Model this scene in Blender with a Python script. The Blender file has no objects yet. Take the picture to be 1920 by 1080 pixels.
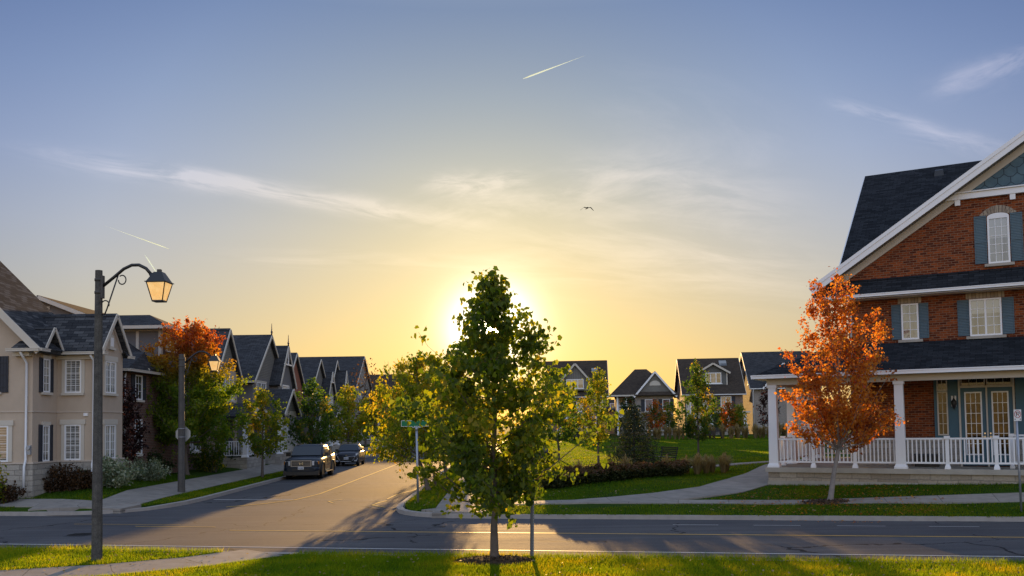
import bpy, bmesh, math, random
import numpy as np
from math import radians, sin, cos, pi, sqrt, exp
from mathutils import Vector, Matrix
random.seed(7)
RNG = np.random.default_rng(11)
SC = bpy.context.scene
COL = SC.collection

# ------------------------------------------------------------------ camera
CAM_H, PITCH, ROLL, FPX = 2.85, .046, .014, 1700.0
cd = bpy.data.cameras.new('camera')
cam = bpy.data.objects.new('camera', cd)
COL.objects.link(cam)
SC.camera = cam
cd.sensor_width = 36.0
cd.lens = 36.0 * FPX / 1920.0
cd.shift_y = .092
cd.clip_start = .1
cd.clip_end = 60000
cF = Vector((0, cos(PITCH), sin(PITCH)))
cU0 = Vector((0, -sin(PITCH), cos(PITCH)))
cR0 = Vector((1, 0, 0))
cR = cR0 * cos(ROLL) - cU0 * sin(ROLL)
cU = cR0 * sin(ROLL) + cU0 * cos(ROLL)
m = Matrix((cR, cU, -cF)).transposed().to_4x4()
m.translation = Vector((0, 0, CAM_H))
cam.matrix_world = m

# ------------------------------------------------------------------ light and exposure
SUN_EL, SUN_AZ = 6.0, -1.24                       # degrees; azimuth from +Y towards +X
sdir = Vector((sin(radians(SUN_AZ)) * cos(radians(SUN_EL)), cos(radians(SUN_AZ)) * cos(radians(SUN_EL)), sin(radians(SUN_EL))))
sl = bpy.data.lights.new('sun', 'SUN')
sl.energy = 5.0
sl.angle = radians(.5)
sl.color = (1.0, .58, .20)
sun = bpy.data.objects.new('sun', sl)
COL.objects.link(sun)
sun.rotation_euler = sdir.to_track_quat('Z', 'Y').to_euler()
SC.view_settings.view_transform = 'Standard'
SC.view_settings.look = 'None'
SC.view_settings.gamma = 1
SC.view_settings.exposure = 0.6

w = bpy.data.worlds.new('World')
SC.world = w
w.use_nodes = True
wt = w.node_tree
wt.nodes.clear()
class NT:
    """small helper that writes math nodes"""
    def __init__(s, tree): s.t = tree
    def n(s, typ, **kw):
        nd = s.t.nodes.new(typ)
        for k, v in kw.items(): setattr(nd, k, v)
        return nd
    def link(s, a, b): s.t.links.new(a, b)
    def put(s, sock, v):
        if isinstance(v, (int, float)): sock.default_value = v
        elif isinstance(v, (tuple, list)): sock.default_value = v
        else: s.t.links.new(v, sock)
    def m(s, op, a, b=None, c=None, clamp=False):
        nd = s.t.nodes.new('ShaderNodeMath'); nd.operation = op; nd.use_clamp = clamp
        s.put(nd.inputs[0], a)
        if b is not None: s.put(nd.inputs[1], b)
        if c is not None: s.put(nd.inputs[2], c)
        return nd.outputs[0]
    def mix(s, f, a, b, blend='MIX'):
        nd = s.t.nodes.new('ShaderNodeMix'); nd.data_type = 'RGBA'; nd.blend_type = blend
        s.put(nd.inputs[0], f); s.put(nd.inputs[6], a); s.put(nd.inputs[7], b)
        return nd.outputs[2]
    def ramp(s, f, stops, interp='LINEAR'):
        nd = s.t.nodes.new('ShaderNodeValToRGB'); cr = nd.color_ramp; cr.interpolation = interp
        while len(cr.elements) < len(stops): cr.elements.new(.5)
        for e, (p, c) in zip(cr.elements, stops): e.position = p; e.color = (*c, 1) if len(c) == 3 else c
        s.put(nd.inputs[0], f)
        return nd.outputs[0]
    def noise(s, vec, scale, detail=4, rough=.55, dist=0):
        nd = s.t.nodes.new('ShaderNodeTexNoise'); nd.inputs['Scale'].default_value = scale
        nd.inputs['Detail'].default_value = detail; nd.inputs['Roughness'].default_value = rough
        nd.inputs['Distortion'].default_value = dist
        if vec is not None: s.t.links.new(vec, nd.inputs['Vector'])
        return nd.outputs['Fac']
    def xyz(s, v):
        nd = s.t.nodes.new('ShaderNodeSeparateXYZ'); s.t.links.new(v, nd.inputs[0]); return nd.outputs
    def comb(s, x, y, z):
        nd = s.t.nodes.new('ShaderNodeCombineXYZ')
        for i, q in enumerate((x, y, z)): s.put(nd.inputs[i], q)
        return nd.outputs[0]

def sky_world():
    k = NT(wt)
    sky = k.n('ShaderNodeTexSky', sky_type='NISHITA')
    sky.sun_disc = False
    sky.sun_elevation = radians(SUN_EL)
    sky.sun_rotation = radians(SUN_AZ)
    sky.altitude = 150
    sky.air_density = 1.0
    sky.dust_density = .5
    sky.ozone_density = 1.0
    tc = k.n('ShaderNodeTexCoord')
    d = tc.outputs['Generated']
    x, y, z = k.xyz(d)
    # angle from the sun
    vm = k.n('ShaderNodeVectorMath', operation='DOT_PRODUCT')
    k.link(d, vm.inputs[0]); vm.inputs[1].default_value = sdir
    ang = k.m('MULTIPLY', k.m('ARCCOSINE', k.m('MINIMUM', vm.outputs['Value'], .999999)), 180 / pi)
    el = k.m('MULTIPLY', k.m('ARCSINE', z), 180 / pi)
    # soften the contrast of the clear sky and set its hue by height
    sc_ = k.n('ShaderNodeSeparateColor'); k.link(sky.outputs[0], sc_.inputs[0])
    gn = k.n('ShaderNodeSeparateColor')
    k.link(k.ramp(k.m('DIVIDE', el, 90.0, clamp=True), [(e_ / 90, tuple(q / 4 for q in c_)) for e_, c_ in SKY_GAIN]), gn.inputs[0])
    near = k.m('EXPONENT', k.m('MULTIPLY', ang, -1 / 16.0))
    east = k.m('MULTIPLY', k.m('SUBTRACT', ang, 55.0), 1 / 60.0, clamp=True)
    gau = k.m('EXPONENT', k.m('MULTIPLY', k.m('POWER', k.m('DIVIDE', ang, 2.15), 2.0), -1.0))
    gau = k.m('ADD', gau, k.m('MULTIPLY', k.m('EXPONENT', k.m('MULTIPLY', ang, -1 / 2.6)), .28))
    edge = k.m('SUBTRACT', 1.0, k.m('MULTIPLY', k.m('MULTIPLY', k.m('SUBTRACT', ang, 24.0), 1 / 16.0, clamp=True), .30))
    core = k.m('EXPONENT', k.m('MULTIPLY', ang, -1 / .22))
    ch = []
    for i, (p_, nr, ga, co) in enumerate(((.55, .0136, 1.5, 120), (.55, -.1314, 1.55, 95), (.5, -1.0656, 1.5, 60))):
        v = k.m('POWER', k.m('MULTIPLY', sc_.outputs[i], .1), p_)
        v = k.m('MULTIPLY', v, k.m('MULTIPLY', gn.outputs[i], 4.0))
        v = k.m('MULTIPLY', v, k.m('EXPONENT', k.m('MULTIPLY', near, nr)))
        v = k.m('MULTIPLY', v, k.m('ADD', edge, k.m('MULTIPLY', east, EAST[i] + .30)))
        v = k.m('ADD', v, k.m('ADD', k.m('MULTIPLY', gau, ga), k.m('MULTIPLY', core, co)))
        ch.append(k.m('MULTIPLY', v, 10.0))
    cb = k.n('ShaderNodeCombineColor')
    for i in range(3): k.link(ch[i], cb.inputs[i])
    col = cb.outputs[0]
    # thin cirrus, laid out over the western sky by direction
    ys = k.m('MAXIMUM', y, .05)
    A = k.m('DIVIDE', x, ys); E = k.m('DIVIDE', z, ys)
    front = k.m('GREATER_THAN', y, .05)
    total = None
    for (a0, e0, a1, e1, wd, amp, nsx, nsy, thr, seed) in CIRRUS:
        L = math.hypot(a1 - a0, e1 - e0); ca, sa = (a1 - a0) / L, (e1 - e0) / L
        da = k.m('SUBTRACT', A, a0); de = k.m('SUBTRACT', E, e0)
        t = k.m('DIVIDE', k.m('ADD', k.m('MULTIPLY', da, ca), k.m('MULTIPLY', de, sa)), L)
        p = k.m('SUBTRACT', k.m('MULTIPLY', de, ca), k.m('MULTIPLY', da, sa))
        nv = k.comb(k.m('MULTIPLY', t, nsx * L), k.m('MULTIPLY', p, nsy), seed)
        n1 = k.noise(nv, 1.0, 7, .62, .6)
        wob = k.m('MULTIPLY', k.m('SUBTRACT', k.noise(k.comb(k.m('MULTIPLY', t, 3.0), seed, 0), 1.0, 2), .5), wd * 1.2)
        g = k.m('EXPONENT', k.m('MULTIPLY', k.m('POWER', k.m('DIVIDE', k.m('ADD', p, wob), wd), 2.0), -1.0))
        tt = k.m('SUBTRACT', k.m('MULTIPLY', t, 2.0), 1.0)
        win = k.m('EXPONENT', k.m('MULTIPLY', k.m('POWER', k.m('ABSOLUTE', tt), 4.0), -1.6))
        den = k.m('MULTIPLY', k.m('SUBTRACT', n1, thr), 3.2, clamp=True)
        v = k.m('MULTIPLY', k.m('MULTIPLY', g, win), k.m('MULTIPLY', den, amp))
        total = v if total is None else k.m('ADD', total, v)
    total = k.m('MULTIPLY', k.m('MINIMUM', total, .85), front)
    cc = k.mix(k.m('EXPONENT', k.m('MULTIPLY', ang, -1 / 14.0)), CLOUD_FAR, CLOUD_NEAR)
    col = k.mix(total, col, k.mix(1.0, col, cc, 'ADD'))
    bg = k.n('ShaderNodeBackground'); bg.inputs[1].default_value = .1
    k.link(col, bg.inputs[0])
    out = k.n('ShaderNodeOutputWorld'); k.link(bg.outputs[0], out.inputs[0])
SKY_GAIN = [(0, (0.393, 0.327, 0.233)), (3, (0.439, 0.386, 0.342)), (6, (0.469, 0.437, 0.469)), (9, (0.480, 0.474, 0.599)), (12, (0.470, 0.493, 0.699)), (16, (0.426, 0.485, 0.772)), (20, (0.358, 0.442, 0.752)), (25, (0.277, 0.369, 0.686)), (34, (.55, .62, .88)), (90, (.95, 1.0, 1.15))]
EAST = (2.1, 1.7, 1.1)
CLOUD_FAR = (1.5, 1.25, 1.1, 1)
CLOUD_NEAR = (2.0, 1.45, 1.15, 1)
def AE(px, py):
    y0 = 540 + 1920 * cd.shift_y
    d = cF * FPX + cR * (px - 960) - cU * (py - y0)
    return d.x / d.y, d.z / d.y
CIRRUS = []
for (q0, q1, wd, amp, nsx, nsy, thr, seed) in [
        ((60, 285), (900, 425), .011, 1.3, 9, 55, .36, 1.0),
        ((330, 320), (620, 385), .006, 1.0, 12, 90, .3, 2.0),
        ((760, 410), (1330, 310), .03, .8, 9, 34, .42, 3.0),
        ((790, 350), (1000, 340), .012, 1.4, 16, 60, .38, 4.0),
        ((1000, 350), (1520, 380), .035, .7, 8, 28, .42, 5.0),
        ((900, 410), (1560, 500), .030, .55, 7, 40, .42, 6.0),
        ((800, 480), (1600, 540), .030, .6, 7, 50, .42, 7.0),
        ((400, 480), (1000, 500), .010, .5, 7, 60, .4, 8.0),
        ((1740, 175), (1990, 80), .014, .9, 12, 40, .36, 9.0),
        ((1540, 190), (1760, 240), .008, .7, 10, 60, .38, 10.0),
        ((1680, 240), (1900, 285), .012, .7, 10, 50, .38, 11.0),
        ((1100, 170), (1500, 300), .05, .25, 7, 22, .45, 12.0)]:
    a0, e0 = AE(*q0); a1, e1 = AE(*q1)
    CIRRUS.append((a0, e0, a1, e1, wd, amp, nsx, nsy, thr, seed))
sky_world()

# ------------------------------------------------------------------ helpers
def sstep(a, b, x):
    t = min(1, max(0, (x - a) / (b - a))); return t * t * (3 - 2 * t)
KC = 28.4                                             # far kerb:  y = KC - .19 x
SL = .19
SX0, SX1 = -12.4, -4.1                                # kerbs of the side street
def vv(x, y): return y + SL * x - KC
def street_z(y): return -.1 + .006 * max(0, min(y, 130) - 28)
def T(x, y):
    """height of the ground beside the roads"""
    v = vv(x, y)
    if v < -4: return 0.0
    v = max(v, 0)
    sR = .03 + .075 * min(v, 8) + .003 * max(0, min(v, 160) - 8) + .055 * min(max(x - 9.3, 0), 9) * sstep(1.5, 3.5, v) * (1 - sstep(12, 30, v))
    sL = .03 + .125 * min(v, 4.5) + .002 * max(0, min(v, 160) - 4.5)
    st = street_z(y) + .13
    if x <= SX0: return st + (sL - st) * sstep(0, 4.5, SX0 - x) if v > 2 else min(st, .03) + (sL - min(st, .03)) * sstep(0, 4.5, SX0 - x)
    if x >= SX1: return st + (sR - st) * sstep(0, 7, x - SX1) if v > 2 else .03 + (sR - .03) * sstep(0, 7, x - SX1)
    return st

class MB:
    """collects faces and links them as one mesh; uv in metres along each face"""
    def __init__(s): s.v = []; s.f = []; s.mi = []; s.sm = []
    def poly(s, pts, mi=0, smooth=False):
        b = len(s.v); s.v += [tuple(p) for p in pts]; s.f.append(list(range(b, b + len(pts)))); s.mi.append(mi); s.sm.append(smooth)
    def box(s, x0, x1, y0, y1, z0, z1, mi=0):
        s.hexa([(x0, y0, z0), (x1, y0, z0), (x1, y1, z0), (x0, y1, z0), (x0, y0, z1), (x1, y0, z1), (x1, y1, z1), (x0, y1, z1)], mi)
    def hexa(s, p, mi=0):
        for q in ((3, 2, 1, 0), (4, 5, 6, 7), (0, 1, 5, 4), (1, 2, 6, 5), (2, 3, 7, 6), (3, 0, 4, 7)): s.poly([p[i] for i in q], mi)
    def slab(s, a, b, c, d, th, mi=0):
        """a b c d: top face, counter-clockwise from above/outside; thickness goes inwards"""
        a, b, c, d = map(Vector, (a, b, c, d)); n = (b - a).cross(d - a).normalized() * th
        s.hexa([a - n, b - n, c - n, d - n, a, b, c, d], mi)
    def prism(s, outline, vec, mi=0):
        """outline (3d, planar) pushed along vec"""
        o = [Vector(p) for p in outline]; vec = Vector(vec); n = len(o)
        nn = Vector((0, 0, 0))
        for i in range(n): nn += o[i].cross(o[(i + 1) % n])
        if nn.dot(vec) > 0: o.reverse()
        s.poly(o, mi); s.poly([p + vec for p in reversed(o)], mi)
        for i in range(n):
            a, b = o[i], o[(i + 1) % n]; s.poly([b, a, a + vec, b + vec], mi)
    def bar(s, p, q, w, h, mi=0, up=(0, 0, 1)):
        """square bar between two points, w across, h along 'up'"""
        p, q = Vector(p), Vector(q); d = (q - p).normalized(); u = Vector(up); u = (u - d * u.dot(d))
        if u.length < 1e-4: u = Vector((0, 1, 0)) - d * d.y
        u.normalize(); r = d.cross(u); r *= w / 2; u *= h / 2
        s.hexa([p - r - u, p + r - u, q + r - u, q - r - u, p - r + u, p + r + u, q + r + u, q - r + u], mi)
    def tube(s, pts, rads, n=8, mi=0, caps=True, smooth=True):
        pts = [Vector(p) for p in pts]
        if isinstance(rads, (int, float)): rads = [rads] * len(pts)
        base = len(s.v); prev = None
        for i, p in enumerate(pts):
            d = (pts[min(i + 1, len(pts) - 1)] - pts[max(i - 1, 0)]).normalized()
            if prev is None:
                a = Vector((0, 0, 1)) if abs(d.z) < .9 else Vector((1, 0, 0)); a = (a - d * a.dot(d)).normalized()
            else: a = (prev - d * prev.dot(d)).normalized()
            prev = a; b = d.cross(a)
            for k in range(n):
                t = 2 * pi * k / n; s.v.append(tuple(p + (a * cos(t) + b * sin(t)) * rads[i]))
        for i in range(len(pts) - 1):
            for k in range(n):
                k2 = (k + 1) % n
                s.f.append([base + i * n + k, base + i * n + k2, base + (i + 1) * n + k2, base + (i + 1) * n + k]); s.mi.append(mi); s.sm.append(smooth)
        if caps:
            s.f.append([base + k for k in reversed(range(n))]); s.mi.append(mi); s.sm.append(False)
            s.f.append([base + (len(pts) - 1) * n + k for k in range(n)]); s.mi.append(mi); s.sm.append(False)
    def lathe(s, prof, c=(0, 0, 0), n=16, mi=0, smooth=True):
        s.tube_z([(r, z + c[2]) for r, z in prof], c, n, mi, smooth)
    def tube_z(s, prof, c, n, mi, smooth):
        base = len(s.v)
        for r, z in prof:
            for k in range(n):
                t = 2 * pi * (k + .5) / n; s.v.append((c[0] + r * cos(t), c[1] + r * sin(t), z))
        for i in range(len(prof) - 1):
            for k in range(n):
                k2 = (k + 1) % n
                s.f.append([base + i * n + k, base + i * n + k2, base + (i + 1) * n + k2, base + (i + 1) * n + k]); s.mi.append(mi); s.sm.append(smooth)
        s.f.append([base + k for k in reversed(range(n))]); s.mi.append(mi); s.sm.append(False)
        s.f.append([base + (len(prof) - 1) * n + k for k in range(n)]); s.mi.append(mi); s.sm.append(False)
    def build(s, name, mat, parent=None, bevel=0):
        me = bpy.data.meshes.new(name); me.from_pydata(s.v, [], s.f); 
        mats = mat if isinstance(mat, (list, tuple)) else [mat]
        for q in mats: me.materials.append(q)
        me.polygons.foreach_set('material_index', s.mi)
        me.polygons.foreach_set('use_smooth', s.sm)
        uvl = me.uv_layers.new(name='UVMap'); uvs = np.zeros((len(me.loops), 2), 'f')
        for p in me.polygons:
            n = p.normal
            if abs(n.z) > .98: U = Vector((1, 0, 0)); W = Vector((0, 1, 0))
            else:
                U = Vector((-n.y, n.x, 0)).normalized(); W = n.cross(U)
            for li in p.loop_indices:
                c = me.vertices[me.loops[li].vertex_index].co; uvs[li] = (c.dot(U), c.dot(W))
        uvl.data.foreach_set('uv', uvs.ravel())
        me.update()
        o = bpy.data.objects.new(name, me); COL.objects.link(o)
        if parent: o.parent = parent
        if bevel:
            bv = o.modifiers.new('bevel', 'BEVEL'); bv.width = bevel; bv.segments = 2; bv.limit_method = 'ANGLE'
        return o

def fast_mesh(name, V, F, mat, parent=None, tint=None, smooth=False):
    V = np.asarray(V, 'f'); F = np.asarray(F, 'i'); k = F.shape[1]
    me = bpy.data.meshes.new(name); me.vertices.add(len(V)); me.vertices.foreach_set('co', V.ravel())
    me.loops.add(F.size); me.loops.foreach_set('vertex_index', F.ravel())
    me.polygons.add(len(F)); me.polygons.foreach_set('loop_start', np.arange(0, F.size, k, dtype='i'))
    try: me.polygons.foreach_set('loop_total', np.full(len(F), k, 'i'))
    except Exception: pass
    if smooth: me.polygons.foreach_set('use_smooth', np.ones(len(F), bool))
    me.update(calc_edges=True); me.validate()
    for q in (mat if isinstance(mat, (list, tuple)) else [mat]): me.materials.append(q)
    if tint is not None:
        at = me.attributes.new('tint', 'FLOAT', 'POINT'); at.data.foreach_set('value', np.asarray(tint, 'f'))
    o = bpy.data.objects.new(name, me); COL.objects.link(o)
    if parent: o.parent = parent
    return o

def tag(o, label=None, cat=None, group=None, kind=None):
    if label: o['label'] = label
    if cat: o['category'] = cat
    if group: o['group'] = group
    if kind: o['kind'] = kind
    return o
def thing(name, label, cat, loc=(0, 0, 0), rz=0, group=None):
    o = bpy.data.objects.new(name, None); COL.objects.link(o); o.location = loc; o.rotation_euler = (0, 0, rz)
    o.empty_display_size = .3
    return tag(o, label, cat, group)
def dup(o, loc=None, rz=None, scale=None, label=None, parent=None):
    c = o.copy(); COL.objects.link(c)
    if parent: c.parent = parent
    if loc is not None: c.location = loc
    if rz is not None: c.rotation_euler = (0, 0, rz)
    if scale is not None: c.scale = (scale,) * 3 if isinstance(scale, (int, float)) else scale
    if label: c['label'] = label
    for ch in list(o.children): dup(ch, parent=c)
    return c

# ------------------------------------------------------------------ materials
def new_mat(name):
    mt = bpy.data.materials.new(name); mt.use_nodes = True; t = mt.node_tree; t.nodes.clear()
    k = NT(t); out = k.n('ShaderNodeOutputMaterial'); k.out = out
    return mt, k
def pbsdf(k, col, rough=.6, spec=.5, metal=0, coat=0, normal=None):
    b = k.n('ShaderNodeBsdfPrincipled'); k.put(b.inputs['Base Color'], col if not isinstance(col, tuple) else (*col[:3], 1))
    k.put(b.inputs['Roughness'], rough); b.inputs['Metallic'].default_value = metal
    b.inputs['Specular IOR Level'].default_value = spec; b.inputs['Coat Weight'].default_value = coat
    b.inputs['Coat Roughness'].default_value = .04
    if normal is not None: k.link(normal, b.inputs['Normal'])
    return b
def bump(k, h, strength=.3, dist=.02):
    b = k.n('ShaderNodeBump'); b.inputs['Strength'].default_value = strength; b.inputs['Distance'].default_value = dist
    k.link(h, b.inputs['Height']); return b.outputs[0]
def mul(c, f): return tuple(min(1, q * f) for q in c)
def plain(name, col, rough=.55, var=.12, scale=6.0, spec=.4, metal=0, coat=0, bumpy=0):
    mt, k = new_mat(name); tc = k.n('ShaderNodeTexCoord'); n = k.noise(tc.outputs['Object'], scale, 5)
    n2 = k.noise(tc.outputs['Object'], scale * .17, 3)
    nn = k.m('ADD', k.m('MULTIPLY', n, .55), k.m('MULTIPLY', n2, .45))
    c = k.ramp(nn, [(.3, mul(col, 1 - var)), (.7, mul(col, 1 + var))])
    b = pbsdf(k, c, rough, spec, metal, coat, bump(k, n, bumpy, .02) if bumpy else None)
    k.link(b.outputs[0], k.out.inputs[0]); return mt
def bricky(name, c1, c2, mortar, bw, rh, ms, rough=.85, bstr=.5, var=.5, dist=.0, offset=.5, wear=.25, bias=0.0, spec=.25):
    mt, k = new_mat(name); tc = k.n('ShaderNodeTexCoord'); uv = tc.outputs['UV']
    if dist:
        nz = k.n('ShaderNodeTexNoise'); nz.inputs['Scale'].default_value = 2.2; k.link(uv, nz.inputs['Vector'])
        vm = k.n('ShaderNodeVectorMath', operation='MULTIPLY_ADD'); k.link(nz.outputs['Color'], vm.inputs[0]); vm.inputs[1].default_value = (dist, dist, 0); k.link(uv, vm.inputs[2]); uv = vm.outputs[0]
    b = k.n('ShaderNodeTexBrick'); b.offset = offset; k.link(uv, b.inputs['Vector'])
    b.inputs['Color1'].default_value = (*c1, 1); b.inputs['Color2'].default_value = (*c2, 1); b.inputs['Mortar'].default_value = (*mortar, 1)
    b.inputs['Scale'].default_value = 1; b.inputs['Brick Width'].default_value = bw; b.inputs['Row Height'].default_value = rh
    b.inputs['Mortar Size'].default_value = ms; b.inputs['Mortar Smooth'].default_value = .2; b.inputs['Bias'].default_value = bias
    n = k.noise(tc.outputs['UV'], 14, 4); n2 = k.noise(tc.outputs['UV'], .6, 4)
    f = k.m('ADD', k.m('MULTIPLY', n, var), k.m('MULTIPLY', n2, wear))
    sc_ = k.ramp(f, [(.15, (.62, .62, .62)), (.6, (1.2, 1.2, 1.2))])
    c = k.mix(1.0, b.outputs[0], sc_, 'MULTIPLY')
    h = k.m('SUBTRACT', k.m('MULTIPLY', n, .3), b.outputs['Fac'])
    p = pbsdf(k, c, rough, spec, normal=bump(k, h, bstr, .015)); k.link(p.outputs[0], k.out.inputs[0]); return mt
def leafmat(name, stops, tr_gain=1.6, tr=.5, ztop=None, spec=.3, hue=(1.25, 1.1, .5)):
    """stops: colour by tint; light passes through the leaf"""
    mt, k = new_mat(name); at = k.n('ShaderNodeAttribute', attribute_name='tint')
    c = k.ramp(at.outputs['Fac'], stops)
    if ztop:
        tc = k.n('ShaderNodeTexCoord'); z = k.xyz(tc.outputs['Object'])[2]
        f = k.m('ADD', k.m('DIVIDE', k.m('SUBTRACT', z, ztop[0]), ztop[1] - ztop[0]), k.m('MULTIPLY', k.m('SUBTRACT', k.noise(tc.outputs['Object'], .9, 2), .5), .9), clamp=True)
        c = k.mix(f, c, k.ramp(at.outputs['Fac'], ztop[2]))
    d = k.n('ShaderNodeBsdfPrincipled'); k.link(c, d.inputs['Base Color']); d.inputs['Roughness'].default_value = .55; d.inputs['Specular IOR Level'].default_value = spec
    t = k.n('ShaderNodeBsdfTranslucent')
    cg = k.mix(1.0, c, (tr_gain * hue[0], tr_gain * hue[1], tr_gain * hue[2], 1), 'MULTIPLY'); k.link(cg, t.inputs['Color'])
    mx = k.n('ShaderNodeMixShader'); mx.inputs[0].default_value = tr
    k.link(d.outputs[0], mx.inputs[1]); k.link(t.outputs[0], mx.inputs[2]); k.link(mx.outputs[0], k.out.inputs[0]); return mt

M = {}
M['red_brick'] = bricky('red_brick', (.25, .064, .020), (.080, .022, .012), (.20, .115, .072), .225, .082, .010, var=.8, spec=.03, bias=.05)
M['dark_brick'] = bricky('dark_brick', (.16, .06, .04), (.10, .045, .035), (.22, .18, .15), .215, .078, .011)
M['tan_brick'] = bricky('tan_brick', (.36, .22, .12), (.25, .15, .09), (.34, .28, .22), .215, .078, .011)
M['grey_brick'] = bricky('grey_brick', (.32, .27, .22), (.22, .18, .15), (.36, .33, .3), .215, .078, .011)
M['mixed_brick'] = bricky('mixed_brick', (.26, .16, .10), (.12, .08, .06), (.3, .26, .22), .215, .078, .011)
M['orange_brick'] = bricky('orange_brick', (.40, .11, .05), (.30, .085, .04), (.3, .2, .15), .215, .078, .011)
M['stone'] = bricky('stone', (.40, .34, .26), (.28, .23, .17), (.22, .19, .15), .62, .21, .012, dist=.10, var=.6, offset=.37, bstr=.8)
M['pale_stone'] = bricky('pale_stone', (.44, .40, .34), (.32, .29, .25), (.26, .24, .21), .5, .2, .012, dist=.05, var=.5, offset=.4, bstr=.8)
M['black_shingle'] = bricky('black_shingle', (.014, .016, .019), (.030, .033, .038), (.006, .007, .008), .33, .145, .007, rough=.95, var=.8, bstr=.6, spec=.06)
M['grey_shingle'] = bricky('grey_shingle', (.034, .036, .040), (.115, .116, .118), (.015, .016, .018), .42, .16, .010, rough=.95, var=.8, bstr=.7, bias=-.3, spec=.06)
M['slate_shingle'] = bricky('slate_shingle', (.036, .037, .040), (.060, .062, .066), (.015, .016, .018), .34, .145, .008, rough=.95, var=.8, bstr=.6, spec=.06)
M['brown_shingle'] = bricky('brown_shingle', (.050, .040, .032), (.075, .058, .044), (.022, .018, .015), .34, .145, .008, rough=.95, var=.7, bstr=.6, spec=.08)
M['siding'] = bricky('siding', (.30, .28, .24), (.29, .27, .23), (.13, .12, .1), 30, .11, .008, var=.15, bstr=.8)
M['grey_siding'] = bricky('grey_siding', (.20, .20, .185), (.19, .19, .175), (.09, .09, .08), 30, .13, .009, var=.15, bstr=.8)
M['board_batten'] = bricky('board_batten', (.26, .245, .215), (.25, .235, .205), (.13, .12, .1), .3, 30, .02, var=.15, bstr=.8, offset=0)
M['stucco'] = plain('stucco', (.48, .385, .29), .9, .07, 3.0, .2, bumpy=.12)
M['stucco_trim'] = plain('stucco_trim', (.52, .44, .36), .8, .06, 4.0, .25)
M['grey_panel'] = plain('grey_panel', (.17, .16, .155), .8, .06, 3.0, .25)
M['cream_trim'] = plain('cream_trim', (.55, .50, .42), .6, .05, 4.0, .35)
M['white_paint'] = plain('white_paint', (.78, .78, .78), .38, .03, 3.0, .45)
M['white_metal'] = plain('white_metal', (.74, .75, .76), .3, .03, 3.0, .5)
M['black_paint'] = plain('black_paint', (.014, .014, .015), .4, .1, 9.0, .5)
M['charcoal_paint'] = plain('charcoal_paint', (.045, .05, .06), .6, .08, 6.0, .4)
M['blue_paint'] = plain('blue_paint', (.045, .115, .155), .5, .05, 4.0, .4)
M['blue_shutter'] = bricky('blue_shutter', (.155, .235, .28), (.15, .23, .275), (.07, .115, .14), 30, .055, .01, rough=.55, var=.1, bstr=.6)
M['dark_shutter'] = bricky('dark_shutter', (.06, .065, .08), (.058, .063, .078), (.03, .03, .04), .12, 30, .01, rough=.6, var=.1, bstr=.5, offset=0)
M['concrete'] = plain('concrete', (.33, .30, .27), .8, .16, 5.0, .3, bumpy=.1)
M['rough_concrete'] = plain('rough_concrete', (.36, .33, .28), .9, .22, 2.2, .2, bumpy=.2)
M['keystone'] = bricky('keystone', (.40, .33, .25), (.30, .24, .18), (.16, .13, .10), .115, 30, .010, var=.5, bstr=.6, offset=0)
M['timber'] = plain('timber', (.33, .27, .2), .7, .1, 8.0, .3)

def scale_shingle():
    mt, k = new_mat('scale_shingle'); tc = k.n('ShaderNodeTexCoord'); u, v, _ = k.xyz(tc.outputs['UV'])
    W, R = .40, .30
    row = k.m('FLOOR', k.m('DIVIDE', v, R)); off = k.m('MULTIPLY', k.m('MODULO', k.m('ABSOLUTE', row), 2.0), .5)
    fu = k.m('SUBTRACT', k.m('FRACT', k.m('ADD', k.m('DIVIDE', u, W), off)), .5)
    fv = k.m('FRACT', k.m('DIVIDE', v, R))
    # the lower edge of each scale is a half hexagon
    edge = k.m('MAXIMUM', k.m('SUBTRACT', k.m('MULTIPLY', k.m('ABSOLUTE', fu), 1.15), .2), 0)
    d = k.m('ABSOLUTE', k.m('SUBTRACT', fv, k.m('ADD', edge, .03)))
    ln = k.m('LESS_THAN', d, .055)
    n = k.noise(tc.outputs['UV'], 3, 4)
    base = k.ramp(n, [(.3, (.055, .105, .135)), (.7, (.085, .15, .185))])
    vj = k.m('MULTIPLY', k.m('GREATER_THAN', k.m('ABSOLUTE', fu), .465), k.m('GREATER_THAN', fv, .36))
    ln = k.m('MAXIMUM', ln, vj)
    c = k.mix(ln, base, (.022, .04, .054, 1))
    b = pbsdf(k, c, .6, .35, normal=bump(k, k.m('SUBTRACT', 1.0, ln), .5, .01)); k.link(b.outputs[0], k.out.inputs[0]); return mt
M['scale_shingle'] = scale_shingle()

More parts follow.
